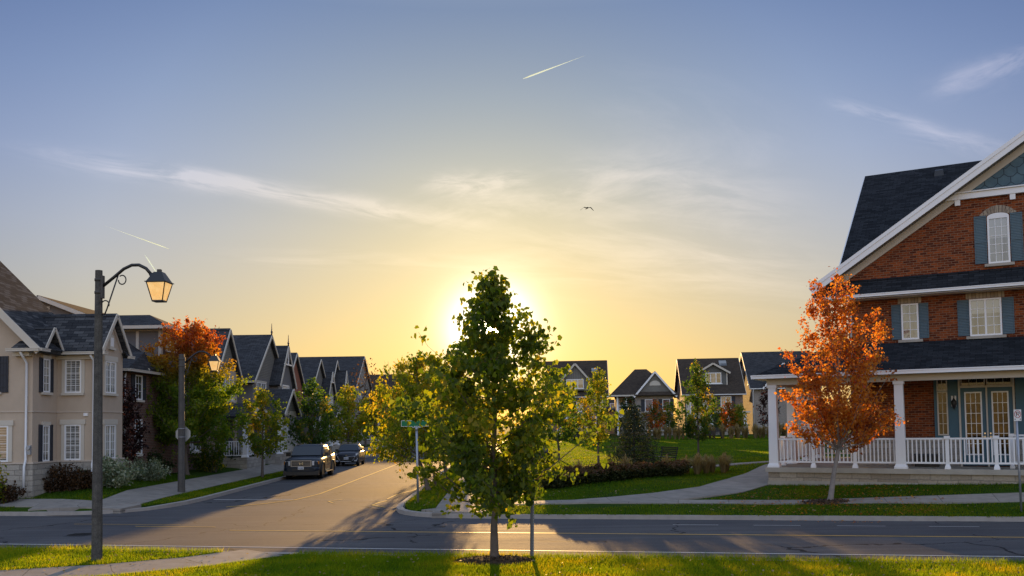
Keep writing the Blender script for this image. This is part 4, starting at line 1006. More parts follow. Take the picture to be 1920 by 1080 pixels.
def post(par, x, y, z0, z1, w, mat='white_paint', name='porch_column', taper=.86, cap=True, flare=.05):
    mb = MB(); h = w / 2; t = h * taper
    def ring(r, z): return [(x - r, y - r, z), (x + r, y - r, z), (x + r, y + r, z), (x - r, y + r, z)]
    zs = [(h + flare, z0), (h + flare, z0 + .05), (h, z0 + .16), (t, z1 - .1)]
    if cap: zs += [(t + .035, z1 - .098), (t + .035, z1)]
    else: zs += [(t, z1)]
    R = [ring(r, z) for r, z in zs]
    mb.poly(list(reversed(R[0]))); mb.poly(R[-1])
    for a, b in zip(R[:-1], R[1:]):
        for i in range(4): mb.poly([a[i], a[(i + 1) % 4], b[(i + 1) % 4], b[i]])
    return mb.build(name, M[mat], par)

# ------------------------------------------------------------------ the brick house on the right
def brick_house():
    t = thing('brick_house', 'red brick house with white wraparound porch and blue shutters', 'house', (9.2997, 33.0, .42), -radians(29))
    F = south(2.0)                                               # the front wall plane
    XR = 18.43
    mb = MB(); mb.prism([(2.57, 2.0, .3), (XR, 2.0, .3), (XR, 2.0, 8.05), (10.5, 2.0, 13.25), (2.57, 2.0, 8.05)], (0, .3, 0))
    mb.box(2.57, XR, 2.302, 19.9, .3, 7.6)
    mb.prism([(2.58, 2.31, 7.61), (2.58, 19.8, 7.61), (2.58, 11, 13.6)], (.3, 0, 0)); mb.build('wall', M['red_brick'], t)
    # porch: concrete foot, stone course, slab
    def L(mb, x, y, z0, z1, xr=13.0, yb=9.0):
        mb.box(-x, xr, -y, 1.98, z0, z1); mb.box(-x, 2.56, 1.982, yb, z0, z1)
    mb = MB(); L(mb, .07, .07, -.2, .68); mb.build('foundation', M['rough_concrete'], t)
    mb = MB(); L(mb, .04, .04, .682, .98); mb.build('stone_course', M['stone'], t)
    mb = MB(); L(mb, .12, .12, .982, 1.15); mb.build('porch_slab', M['rough_concrete'], t, bevel=.02)
    for x, y in ((.16, .10), (4.41, .10), (8.66, .10), (12.8, .1), (.16, 3.15), (.16, 6.2), (.16, 8.8)): post(t, x, y, 1.15, 4.12, .32)
    for x in (1.53, 2.93, 5.84, 7.28, 10.1, 11.5): post(t, x, .10, 1.15, 2.25, .11, name='railing_post', taper=1, flare=.035)
    post(t, .16, 1.6, 1.15, 2.25, .11, name='railing_post', taper=1, flare=.035)
    xs = [.32, 1.475, 1.585, 2.875, 2.985, 4.26, 4.57, 5.785, 5.895, 7.225, 7.335, 8.5, 8.82, 10.04, 10.16, 11.44, 11.56, 12.64]
    for i in range(0, len(xs), 2): railing(t, (xs[i], .10, 0), (xs[i + 1], .10, 0), 1.32, 2.19, round((xs[i + 1] - xs[i]) / .128))
    for a, b in ((.26, 1.54), (1.66, 3.0), (3.3, 6.05), (6.35, 8.65)): railing(t, (.16, a, 0), (.16, b, 0), 1.32, 2.19, round((b - a) / .13))
    railing(t, (.3, 8.8, 0), (2.5, 8.8, 0), 1.32, 2.19, 17)
    railing(t, (7.75, .95, 0), (9.6, .95, 0), 1.32, 2.27, 8); post(t, 7.72, .95, 1.15, 2.30, .09, name='railing_post', taper=1, flare=.03)
    mb = MB(); mb.box(-.02, 13, -.02, .24, 4.12, 4.35); mb.box(-.02, .26, .242, 9, 4.12, 4.35); mb.build('porch_beam', M['cream_trim'], t)
    mb = MB(); L(mb, .38, .28, 4.352, 4.375); mb.build('porch_ceiling', M['cream_trim'], t)
    gutter(t, (-.46, -.36, 4.40), (13, -.36, 4.40), h=.16); gutter(t, (-.46, -.28, 4.40), (-.46, 9, 4.40), h=.16)
    mb = MB(); k = 1.12 / 2.35
    def zf(y): return 4.47 + k * (y + .35)
    a, b, c, d, e = (-.45, -.35, 4.47), (13, -.35, 4.47), (13, 1.995, zf(1.995)), (2.565, 1.995, zf(1.995)), (2.565, 2.67, zf(2.67))
    mb.prism([a, b, c, d, e], (0, .05, -.1))
    mb.prism([(-.45, 9.2, 4.47), (-.45, -.345, 4.47), (2.56, 2.67, zf(2.67)), (2.56, 9.2, zf(2.67))], (.05, 0, -.1)); mb.build('porch_roof', M['black_shingle'], t)
    # ground floor
    mb = MB(); F.box(mb, 2.5, 6.15, 1.151, 2.02, 0, .09); F.box(mb, 7.86, 12.5, 1.151, 2.02, 0, .09); mb.build('wainscot', M['pale_stone'], t)
    mb = MB(); F.box(mb, 2.5, 6.15, 2.022, 2.09, 0, .13); F.box(mb, 7.86, 12.5, 2.022, 2.09, 0, .13); mb.build('ledge', M['rough_concrete'], t)
    mb = MB(); F.box(mb, 5.36, 6.14, 2.092, 4.34, 0, .10); F.box(mb, 7.88, 10.6, 2.092, 4.34, 0, .10); F.box(mb, 6.141, 7.879, 4.27, 4.34, 0, .1); mb.build('blue_panel', M['blue_paint'], t)
    Fp = south(1.90)
    window(Fp, t, 5.46, 5.80, 2.24, 3.78, 'glass_curtain', 2, 4, .045, 'cream_trim'); window(Fp, t, 5.46, 5.80, 3.80, 4.24, 'glass_curtain', 2, 1, .045, 'cream_trim', name='transom')
    mb = MB()
    for q in ((6.14, 6.20, 1.152, 4.265), (7.80, 7.86, 1.152, 4.265), (6.20, 7.80, 3.885, 3.95), (6.985, 7.035, 1.152, 3.884)): F.box(mb, *q, 0, .16)
    mb.build('door_frame', M['cream_trim'], t)
    for a, b in ((6.203, 6.983), (7.037, 7.797)):
        mb = MB(); F.box(mb, a, b, 1.19, 3.882, 0, .09); dr = mb.build('door', M['blue_paint'], t); Fd = south(1.91)
        window(Fd, dr, a + .12, b - .12, 1.55, 3.74, 'glass_painted_reflection', 3, 6, .045, 'white_paint', name='glazing', proud=.03)
        mb = MB(); hu = b - .06 if a < 6.5 else a + .06
        c = F.p(hu, .10, 2.18); mb.tube([c, c + Vector((0, -.05, 0))], .035, 8); c2 = F.p(hu, .10, 2.30); mb.tube([c2, c2 + Vector((0, -.03, 0))], .03, 8); mb.bar(c + Vector((0, -.055, 0)), c + Vector((-.09 if a < 6.5 else .09, -.055, 0)), .02, .025); mb.build('handle', M['chrome'], dr)
    Ft = south(1.93); window(Ft, t, 6.22, 6.98, 3.953, 4.262, 'glass_painted_reflection', 3, 1, .035, 'cream_trim', name='transom'); window(Ft, t, 7.02, 7.79, 3.953, 4.262, 'glass_painted_reflection', 3, 1, .035, 'cream_trim', name='transom')
    mb = MB(); F.box(mb, 5.91, 6.07, 3.25, 3.62, .10, .125); lt = mb.build('wall_lantern', M['white_paint'], t)
    mb = MB(); cx, cy = 6.0, 1.74; mb.lathe([(.012, 3.14), (.03, 3.18), (.075, 3.28), (.09, 3.38), (.085, 3.40)], (cx, cy, 0), 10); mb.lathe([(.10, 3.402), (.07, 3.45), (.035, 3.50), (.012, 3.56)], (cx, cy, 0), 10)
    mb.tube([(cx, cy, 3.55), (cx, cy + .03, 3.62), (cx, cy + .13, 3.60)], .014, 6); mb.build('lantern_body', M['black_paint'], lt)
    # first floor
    for (a, b, mu, s0, s1) in ((4.38, 4.95, 1, .325, .012), (6.58, 7.57, 2, .375, .015), (9.3, 9.9, 1, .325, .012), (12.4, 13.4, 2, .375, .015)):
        window(F, t, a, b, 5.68, 6.97, 'glass_light', 2 if mu == 1 else 2, 4, .055, 'white_paint', 'rough_concrete', mu)
        shutter(F, t, a - s0, a - s1, 5.70, 6.96, 'blue_shutter'); shutter(F, t, b + s1, b + s0, 5.70, 6.96, 'blue_shutter')
        mb = MB(); F.box(mb, a - .10, b + .10, 6.99, 7.25, 0, .02); mb.build('lintel', M['keystone'], t)
    mb = MB(); mb.box(1.5, XR + .9, 1.72, 1.995, 7.19, 7.3); mb.build('fascia', M['cream_trim'], t)
    mb = MB(); mb.box(1.45, XR + .9, 1.36, 1.719, 7.215, 7.23); mb.build('soffit', M['white_paint'], t)
    gutter(t, (1.4, 1.34, 7.29), (XR + .9, 1.34, 7.29), h=.12)
    mb = MB(); mb.prism([(1.42, 1.33, 7.37), (XR + .9, 1.33, 7.37), (XR + .9, 1.995, 7.95), (1.42, 1.995, 7.95)], (0, .05, -.1)); mb.build('pent_roof', M['black_shingle'], t)
    # gable
    window(F, t, 7.23, 7.9, 8.16, 9.78, 'glass_light', 3, 5, .06, 'white_paint', 'rough_concrete', 1, arch=.13)
    shutter(F, t, 6.82, 7.20, 8.18, 9.86, 'blue_shutter', (0, .45, 1)); shutter(F, t, 7.93, 8.30, 8.18, 9.86, 'blue_shutter', (0, .45, 1))
    mb = MB(); n = 11; cx = 7.565; pts = []
    for i in range(n + 1): a = 2 * i / n - 1; pts.append((F.p(cx + .58 * a, .03, 10.18 - .30 * a * a), F.p(cx + .41 * a, .03, 9.93 - .12 * a * a)))
    for (p, q), (r, s) in zip(pts[:-1], pts[1:]): mb.prism([p + (r - p) * .05, q + (s - q) * .05, q + (s - q) * .95, p + (r - p) * .95], (0, .03, 0))
    mb.build('arch_lintel', M['keystone'], t)
    mb = MB(); F.box(mb, 5.85, 15.15, 10.5, 10.71, 0, .14); F.box(mb, 5.75, 15.25, 10.712, 10.75, 0, .2); mb.build('frieze', M['white_paint'], t)
    for u in (6.25, 7.95, 13.05, 14.75): fbox(F, 'bracket', t, 'white_paint', u, u + .17, 10.3, 10.498, 0, .12)
    mb = MB(); mb.prism([(6.45, 1.999, 10.752), (14.55, 1.999, 10.752), (10.5, 1.999, 13.43)], (0, -.06, 0)); mb.build('gable_shingles', M['scale_shingle'], t)
    zr = 13.85; k = .663
    zt = lambda u: zr - k * (10.5 - u)
    mb = MB()                                                    # front gable roof (two slopes) and the main roof behind it
    mb.prism([(1.38, 1.45, zt(1.38)), (10.5, 1.45, zr), (10.5, 11, zr), (2.3, 2.35, zt(2.3)), (1.38, 2.35, zt(1.38))], (.12, 0, -.19))
    u2 = 21 - 1.38; mb.prism([(10.5, 1.45, zr), (u2, 1.45, zt(1.38)), (u2, 2.35, zt(1.38)), (18.7, 2.35, zt(2.3)), (10.5, 11, zr)], (-.12, 0, -.19))
    mz = lambda y: 7.98 + .68 * (y - 2.0)
    mb.slab((2.15, 1.9, mz(1.9)), (18.85, 1.9, mz(1.9)), (18.85, 11, mz(11)), (2.15, 11, mz(11)), .2)
    mb.slab((18.85, 20.3, mz(1.7)), (2.15, 20.3, mz(1.7)), (2.15, 11, mz(11)), (18.85, 11, mz(11)), .2); mb.build('roof', M['black_shingle'], t)
    for s in (-1, 1):
        X = lambda u: 10.5 + s * (10.5 - u)
        mb = MB(); mb.bar((X(1.36), 1.42, zt(1.36) - .17), (10.5 + s * .01, 1.42, zr - .17), .05, .30); mb.bar((X(1.36), 1.395, zt(1.36) - .06), (10.5 + s * .01, 1.395, zr - .06), .05, .12); mb.build('rake_board', M['white_paint'], t)
        mb = MB(); mb.bar((X(1.36), 1.71, zt(1.36) - .31), (10.5 + s * .01, 1.71, zr - .31), .52, .03); mb.build('rake_soffit', M['siding'], t)
        mb = MB(); mb.bar((X(1.9), 1.955, zt(1.9) - .46), (10.5 + s * .01, 1.955, zr - .46), .08, .24); mb.build('rake_frieze', M['cream_trim'], t)
    for y0, y1 in ((1.9, 11), (20.3, 11)):
        mb = MB(); mb.bar((2.13, y0, mz(1.9 if y0 < 5 else 1.7) - .09), (2.13, y1, mz(11) - .09), .04, .2); mb.build('rake_board', M['white_paint'], t)
    mb = MB(); vy = 10.2; mb.hexa([(5.1, vy - .2, mz(vy - .2) - .02), (5.5, vy - .2, mz(vy - .2) - .02), (5.5, vy + .2, mz(vy + .2) - .02), (5.1, vy + .2, mz(vy + .2) - .02), (5.14, vy - .17, mz(vy) + .12), (5.46, vy - .17, mz(vy) + .12), (5.46, vy + .17, mz(vy) + .24), (5.14, vy + .17, mz(vy) + .24)]); mb.build('roof_vent', M['black_paint'], t)
    pipe(t, [(2.66, 1.42, 7.2), (2.66, 1.9, 7.0), (2.66, 1.94, 6.9), (2.66, 1.94, 5.72)]); mb = MB(); mb.box(2.55, 2.78, 1.96, 1.998, 6.35, 6.42); mb.build('pipe_clip', M['white_metal'], t)
    settle(t, True); return t
BH = brick_house()
def porch_box():
    t = thing('storage_box', 'black storage box with raised lid on the white porch, below the brick wall', 'storage box', (0, 0, 0)); 
    mb = MB(); mb.box(-.38, .38, -.22, .22, 0, .40); 
    for x in (-.36, -.12, .12, .33): mb.box(x, x + .03, -.232, -.22, .03, .38)
    mb.build('body', M['black_paint'], t, .01); mb = MB(); mb.box(-.41, .41, -.25, .25, .402, .45); mb.build('lid', M['charcoal_paint'], t, .015)
    a = radians(-29); u, d = 5.1, 1.55; t.location = (9.2997 + u * cos(a) - d * sin(a), 33 + u * sin(a) + d * cos(a), 1.152); t.rotation_euler.z = a
porch_box()

# ------------------------------------------------------------------ the beige corner house on the left
def stucco_house():
    t = thing('stucco_house', 'beige stucco corner house with stone base and steep grey gables', 'house', (-18.1, 36.4, .5))
    mb = MB(); mb.prism([(-30.0, 34.2, .2), (-18.1, 34.2, .2), (-18.1, 34.2, 6.0), (-24.05, 34.2, 11.9), (-30.0, 34.2, 6.0)], (0, 4.1, 0)); mb.box(-24, -16.45, 36.05, 38.25, .2, 5.9)
    mb.prism([(-16.45, 36.05, 5.9), (-16.45, 38.25, 5.9), (-16.45, 37.12, 7.42)], (-.3, 0, 0)); mb.prism([(-18.09, 34.5, 5.9), (-18.09, 35.7, 5.9), (-18.09, 35.08, 6.65)], (-.3, 0, 0)); mb.build('wall', M['stucco'], t)
    mb = MB(); mb.box(-30.05, -18.04, 34.14, 35.98, .1, 1.6); mb.box(-24, -16.39, 35.99, 38.3, .1, 1.6); mb.build('stone_base', M['pale_stone'], t)
    mb = MB(); mb.box(-30.07, -18.02, 34.12, 35.96, 1.602, 1.66); mb.box(-24, -16.37, 35.97, 38.32, 1.602, 1.66); mb.build('base_ledge', M['stucco_trim'], t)
    mb = MB(); mb.box(-30.03, -18.07, 34.17, 36.02, 3.55, 3.59); mb.box(-24, -16.42, 36.02, 38.28, 3.55, 3.59); mb.build('belt_course', M['stucco_trim'], t)
    FA, EA, FW, EW = south(34.2), east(-18.1), south(36.05), east(-16.45)
    # roof
    mb = MB(); zt = lambda x: 5.95 + (-17.65 - x)
    mb.slab((-17.65, 33.78, zt(-17.65)), (-17.65, 38.5, zt(-17.65)), (-24.05, 38.5, zt(-24.05)), (-24.05, 33.78, zt(-24.05)), .22); mb.slab((-30.45, 38.5, 5.95), (-30.45, 33.78, 5.95), (-24.05, 33.78, zt(-24.05)), (-24.05, 38.5, zt(-24.05)), .22)
    k = (7.6 - 5.98) / 1.6
    mb.slab((-23.0, 35.72, 5.97), (-16.2, 35.72, 5.97), (-16.2, 37.12, 7.62), (-23, 37.12, 7.62), .18); mb.slab((-16.2, 38.52, 5.97), (-23, 38.52, 5.97), (-23, 37.12, 7.62), (-16.2, 37.12, 7.62), .18)
    mb.slab((-19.6, 34.36, 5.98), (-17.72, 34.36, 5.98), (-17.72, 35.05, 6.86), (-19.6, 35.05, 6.86), .12); mb.slab((-17.72, 35.75, 5.98), (-19.6, 35.75, 5.98), (-19.6, 35.05, 6.86), (-17.72, 35.05, 6.86), .12)
    mb.build('roof', M['grey_shingle'], t)
    mb = MB(); mb.bar((-17.66, 33.76, zt(-17.65) - .14), (-24.04, 33.76, zt(-24.05) - .14), .05, .26); mb.build('rake_board', M['cream_trim'], t)
    mb = MB(); mb.bar((-18.0, 33.98, zt(-18.0) - .27), (-24.04, 33.98, zt(-24.05) - .27), .4, .03); mb.build('rake_soffit', M['siding'], t)
    mb = MB(); mb.bar((-30.44, 33.76, 5.81), (-24.06, 33.76, zt(-24.05) - .14), .05, .26); mb.build('rake_board', M['cream_trim'], t)
    rakeX(t, -16.18, 36.05, 38.19, 6.36, 7.62, .33, 'cream_trim', .16, .04, drop=.09); rakeX(t, -17.70, 34.46, 35.64, 6.12, 6.86, .10, 'cream_trim', .12, .035, drop=.06)
    rakeX(t, -16.43, 36.12, 38.12, 6.2, 7.42, .0, 'stucco_trim', .14, .05, drop=.12, name='gable_band'); rakeX(t, -18.07, 34.52, 35.6, 5.98, 6.68, .0, 'stucco_trim', .11, .05, drop=.06, name='gable_band')
    mb = MB(); mb.box(-16.4, -16.2, 35.74, 35.80, 6.0, 6.05); 
    for s, a in ((1, 36.05), (-1, 38.19)): mb.bar((-16.31, a - s * .3, 6.0), (-16.31, 37.12, 7.40), .22, .02)
    mb.build('gable_soffit', M['siding'], t)
    gutter(t, (-18.85, 33.72, 5.86), (-17.62, 33.72, 5.86), 'cream_trim'); gutter(t, (-17.6, 33.75, 5.87), (-17.6, 34.4, 5.87), 'cream_trim'); gutter(t, (-17.75, 35.66, 5.87), (-16.18, 35.66, 5.87), 'cream_trim')
    gutter(t, (-16.12, 35.66, 5.87), (-16.12, 36.0, 5.87), 'cream_trim'); gutter(t, (-16.12, 38.1, 5.87), (-16.12, 38.55, 5.87), 'cream_trim')
    for q_, v_ in (([(-18.75, 33.8, 5.93), (-18.0, 33.8, 5.93), (-18.2, 34.19, 6.25), (-18.6, 34.19, 6.25)], (0, .01, -.06)), ([(-16.16, 35.7, 5.95), (-16.16, 36.1, 5.95), (-16.44, 36.07, 6.2)], (0, 0, -.06)), ([(-16.16, 38.05, 5.95), (-16.16, 38.55, 5.95), (-16.44, 38.15, 6.3)], (0, 0, -.06))):
        mb = MB(); mb.prism(q_, v_); mb.build('eave_return', M['grey_shingle'], t)
    mb = MB(); mb.box(-18.75, -18.12, 33.95, 34.199, 5.66, 5.82); mb.box(-24, -16.5, 35.93, 36.049, 5.66, 5.82); mb.build('cornice', M['cream_trim'], t)
    # windows
    window(FA, t, -20.05, -18.98, 1.69, 3.05, 'glass_blind', 3, 4, .06, 'white_paint', None, 1, casing=('cream_trim', .14), head=.2)
    window(FA, t, -20.3, -19.38, 4.33, 5.66, 'glass_blind', 3, 4, .06, 'white_paint', 'cream_trim'); shutter(FA, t, -19.36, -19.02, 4.30, 5.68, 'dark_shutter', (.15, .5, .85))
    for z0, z1 in ((1.66, 3.05), (4.33, 5.63)):
        window(EA, t, 34.88, 35.40, z0, z1, 'glass_light', 2, 4, .05, 'white_paint', 'cream_trim' if z0 > 4 else None, head=.14, casing=('cream_trim', .0)); shutter(EA, t, 34.64, 34.88, z0 - .02, z1 + .03, 'dark_shutter', (.15, .5, .85)); shutter(EA, t, 35.42, 35.66, z0 - .02, z1 + .03, 'dark_shutter', (.15, .5, .85))
        window(FW, t, -17.78, -17.13, z0, z1 + .02, 'glass_blind', 3, 5, .055, 'white_paint', 'cream_trim' if z0 > 4 else None, casing=('cream_trim', .13), head=.0 if z0 > 4 else .2)
        window(EW, t, 36.56, 37.5, z0, z1, 'glass_light', 2, 4, .055, 'white_paint', 'cream_trim', 2, casing=('cream_trim', .1), head=.22)
    mb = MB(); pts = [EW.p(36.92, .05, 6.2), EW.p(37.32, .05, 6.2), EW.p(37.32, .05, 6.55)] + [EW.p(37.12 + .2 * cos(a), .05, 6.55 + .2 * sin(a)) for a in (pi * i / 8 for i in range(1, 8))] + [EW.p(36.92, .05, 6.55)]
    mb.prism(pts, (-.05, 0, 0)); EW.box(mb, 36.84, 37.40, 6.12, 6.198, 0, .1); vt = mb.build('gable_vent', M['cream_trim'], t)
    mb = MB(); EW.box(mb, 36.99, 37.25, 6.26, 6.62, .05, .06); mb.build('louvre', M['white_paint'], vt)
    pipe(t, [(-18.35, 33.75, 5.8), (-18.33, 33.95, 5.6), (-18.30, 34.12, 5.4), (-18.30, 34.12, 1.75), (-18.30, 34.02, 1.5), (-18.30, 34.0, .6)]); pipe(t, [(-16.62, 35.68, 5.8), (-16.62, 35.95, 5.6), (-16.62, 35.97, 1.7), (-16.62, 35.89, 1.5), (-16.62, 35.89, .6)])
    mb = MB(); FA.box(mb, -18.24, -18.12, 1.95, 2.3, 0, .1); c = FA.p(-18.18, .14, 2.2); mb.tube([c + Vector((0, .04, 0)), c + Vector((0, -.03, 0))], .07, 10); mb.build('utility_meter', M['galvanised'], t)
    fbox(FW, 'alarm_box', t, 'white_paint', -17.02, -16.86, 3.40, 3.52, 0, .07)
    settle(t); return t
stucco_house()

# ------------------------------------------------------------------ dark brick neighbour
def neighbour():
    t = thing('brick_house', 'dark brick house with grey panelled dormer between the beige house and the large maple', 'house', (-17.3, 42.5, .5))
    mb = MB(); mb.box(-27, -17.3, 40.3, 51, .2, 5.6); mb.build('wall', M['dark_brick'], t)
    mb = MB(); mb.prism([(-17.35, 42.7, 5.61), (-24, 42.7, 5.61), (-20.6, 42.7, 7.8)], (0, .25, 0)); mb.build('gable_wall', M['grey_panel'], t)
    mb = MB(); mb.bar((-18.4, 42.66, 5.62), (-18.4, 42.66, 6.8), .03, .14, up=(1, 0, 0)); mb.bar((-17.9, 42.66, 5.62), (-17.9, 42.66, 6.3), .03, .14, up=(1, 0, 0)); mb.build('panel_batten', M['cream_trim'], t)
    mb = MB(); zt = lambda x: 5.72 + .70 * (-17.0 - x); mb.slab((-16.95, 42.35, zt(-16.95)), (-16.95, 51.3, zt(-16.95)), (-20.6, 51.3, zt(-20.6)), (-20.6, 42.35, zt(-20.6)), .2); mb.slab((-24.3, 51.3, 5.7), (-24.3, 42.35, 5.7), (-20.6, 42.35, zt(-20.6)), (-20.6, 51.3, zt(-20.6)), .2); mb.build('roof', M['slate_shingle'], t)
    mb = MB(); mb.bar((-16.97, 42.32, zt(-16.95) - .13), (-20.6, 42.32, zt(-20.6) - .13), .05, .2); mb.build('rake_board', M['cream_trim'], t)
    mb = MB(); mb.prism([(-26, 39.95, 5.55), (-16.95, 39.95, 5.55), (-17.3, 42.69, 6.5), (-26, 42.69, 6.5)], (0, .02, -.14)); mb.prism([(-16.94, 39.95, 5.55), (-16.94, 42.6, 5.55), (-17.31, 42.68, 6.49)], (-.1, 0, -.1)); mb.build('lower_roof', M['slate_shingle'], t)
    gutter(t, (-16.9, 39.95, 5.47), (-16.9, 51.2, 5.47), 'cream_trim'); gutter(t, (-26, 39.9, 5.47), (-16.9, 39.9, 5.47), 'cream_trim')
    E = east(-17.3)
    window(E, t, 41.5, 42.3, 4.2, 5.35, 'glass_dark', 2, 3, .06, 'white_paint', 'cream_trim'); shutter(E, t, 41.1, 41.48, 4.2, 5.35, 'dark_shutter'); shutter(E, t, 42.32, 42.7, 4.2, 5.35, 'dark_shutter')
    window(E, t, 41.5, 42.3, 1.7, 3.3, 'glass_dark', 2, 3, .06, 'white_paint', 'cream_trim'); window(E, t, 46.6, 48.4, 4.2, 5.35, 'glass_light', 2, 3, .06, 'white_paint', 'cream_trim', 2); window(E, t, 48.6, 50.2, 1.6, 3.3, 'glass_light', 2, 3, .06, 'white_paint', 'cream_trim', 2)
    # dormer
    mb = MB(); mb.box(-21.5, -17.42, 45, 47.9, 5.9, 7.9); d = mb.build('dormer', M['grey_panel'], t); S = south(45); Ed = east(-17.42)
    mb = MB()
    for u in (-19.75, -18.62, -17.5): S.box(mb, u - .07, u + .07, 6.0, 7.72, 0, .03)
    S.box(mb, -21.5, -17.39, 7.721, 7.89, 0, .035); Ed.box(mb, 45.0, 47.9, 7.721, 7.89, 0, .035); Ed.box(mb, 45.0, 45.12, 6.0, 7.72, 0, .03); Ed.box(mb, 47.78, 47.9, 6.0, 7.72, 0, .03); mb.build('dormer_trim', M['cream_trim'], d)
    window(Ed, d, 45.5, 47.3, 6.75, 7.7, 'glass_light', 2, 3, .06, 'white_paint', None, 2)
    mb = MB(); a = [(-22, 44.5, 7.95), (-16.95, 44.5, 7.95), (-16.95, 48.4, 7.95), (-22, 48.4, 7.95)]; r0, r1 = (-20.4, 46.45, 8.72), (-18.6, 46.45, 8.72)
    mb.poly([a[0], a[1], r1, r0]); mb.poly([a[1], a[2], r1]); mb.poly([a[2], a[3], r0, r1]); mb.poly([a[3], a[0], r0]); mb.poly([a[3], a[2], a[1], a[0]]); mb.build('dormer_roof', M['slate_shingle'], d)
    mb = MB(); mb.box(-22, -16.93, 44.46, 44.54, 7.8, 7.96); mb.box(-16.98, -16.91, 44.541, 48.4, 7.8, 7.96); mb.build('dormer_fascia', M['cream_trim'], d)
    # the higher rear block
    mb = MB(); mb.prism([(-29.5, 47, 5), (-19.4, 47, 5), (-19.4, 47, 7.7), (-24.4, 47, 9.6), (-29.5, 47, 7.7)], (0, 7, 0)); mb.build('rear_wall', M['grey_panel'], t)
    mb = MB(); roofY(mb, -29.5, -19.4, 46.6, 54.3, 7.82, 9.85, .5, .18); mb.build('rear_roof', M['brown_shingle'], t); rakeY(t, 46.57, -29.5, -19.4, 7.82, 9.85, .5, 'cream_trim', .2)
    mb = MB(); S2 = south(47)
    for u in (-24.1, -22.0, -20.4): S2.box(mb, u - .08, u + .08, 7.0, min(9.3, 9.45 - abs(u + 24.4) * .385), 0, .03)
    mb.build('panel_batten', M['cream_trim'], t)
    pipe(t, [(-17.22, 40.4, 5.4), (-17.22, 40.25, 5.1), (-17.22, 40.25, .6)]); settle(t)
neighbour()

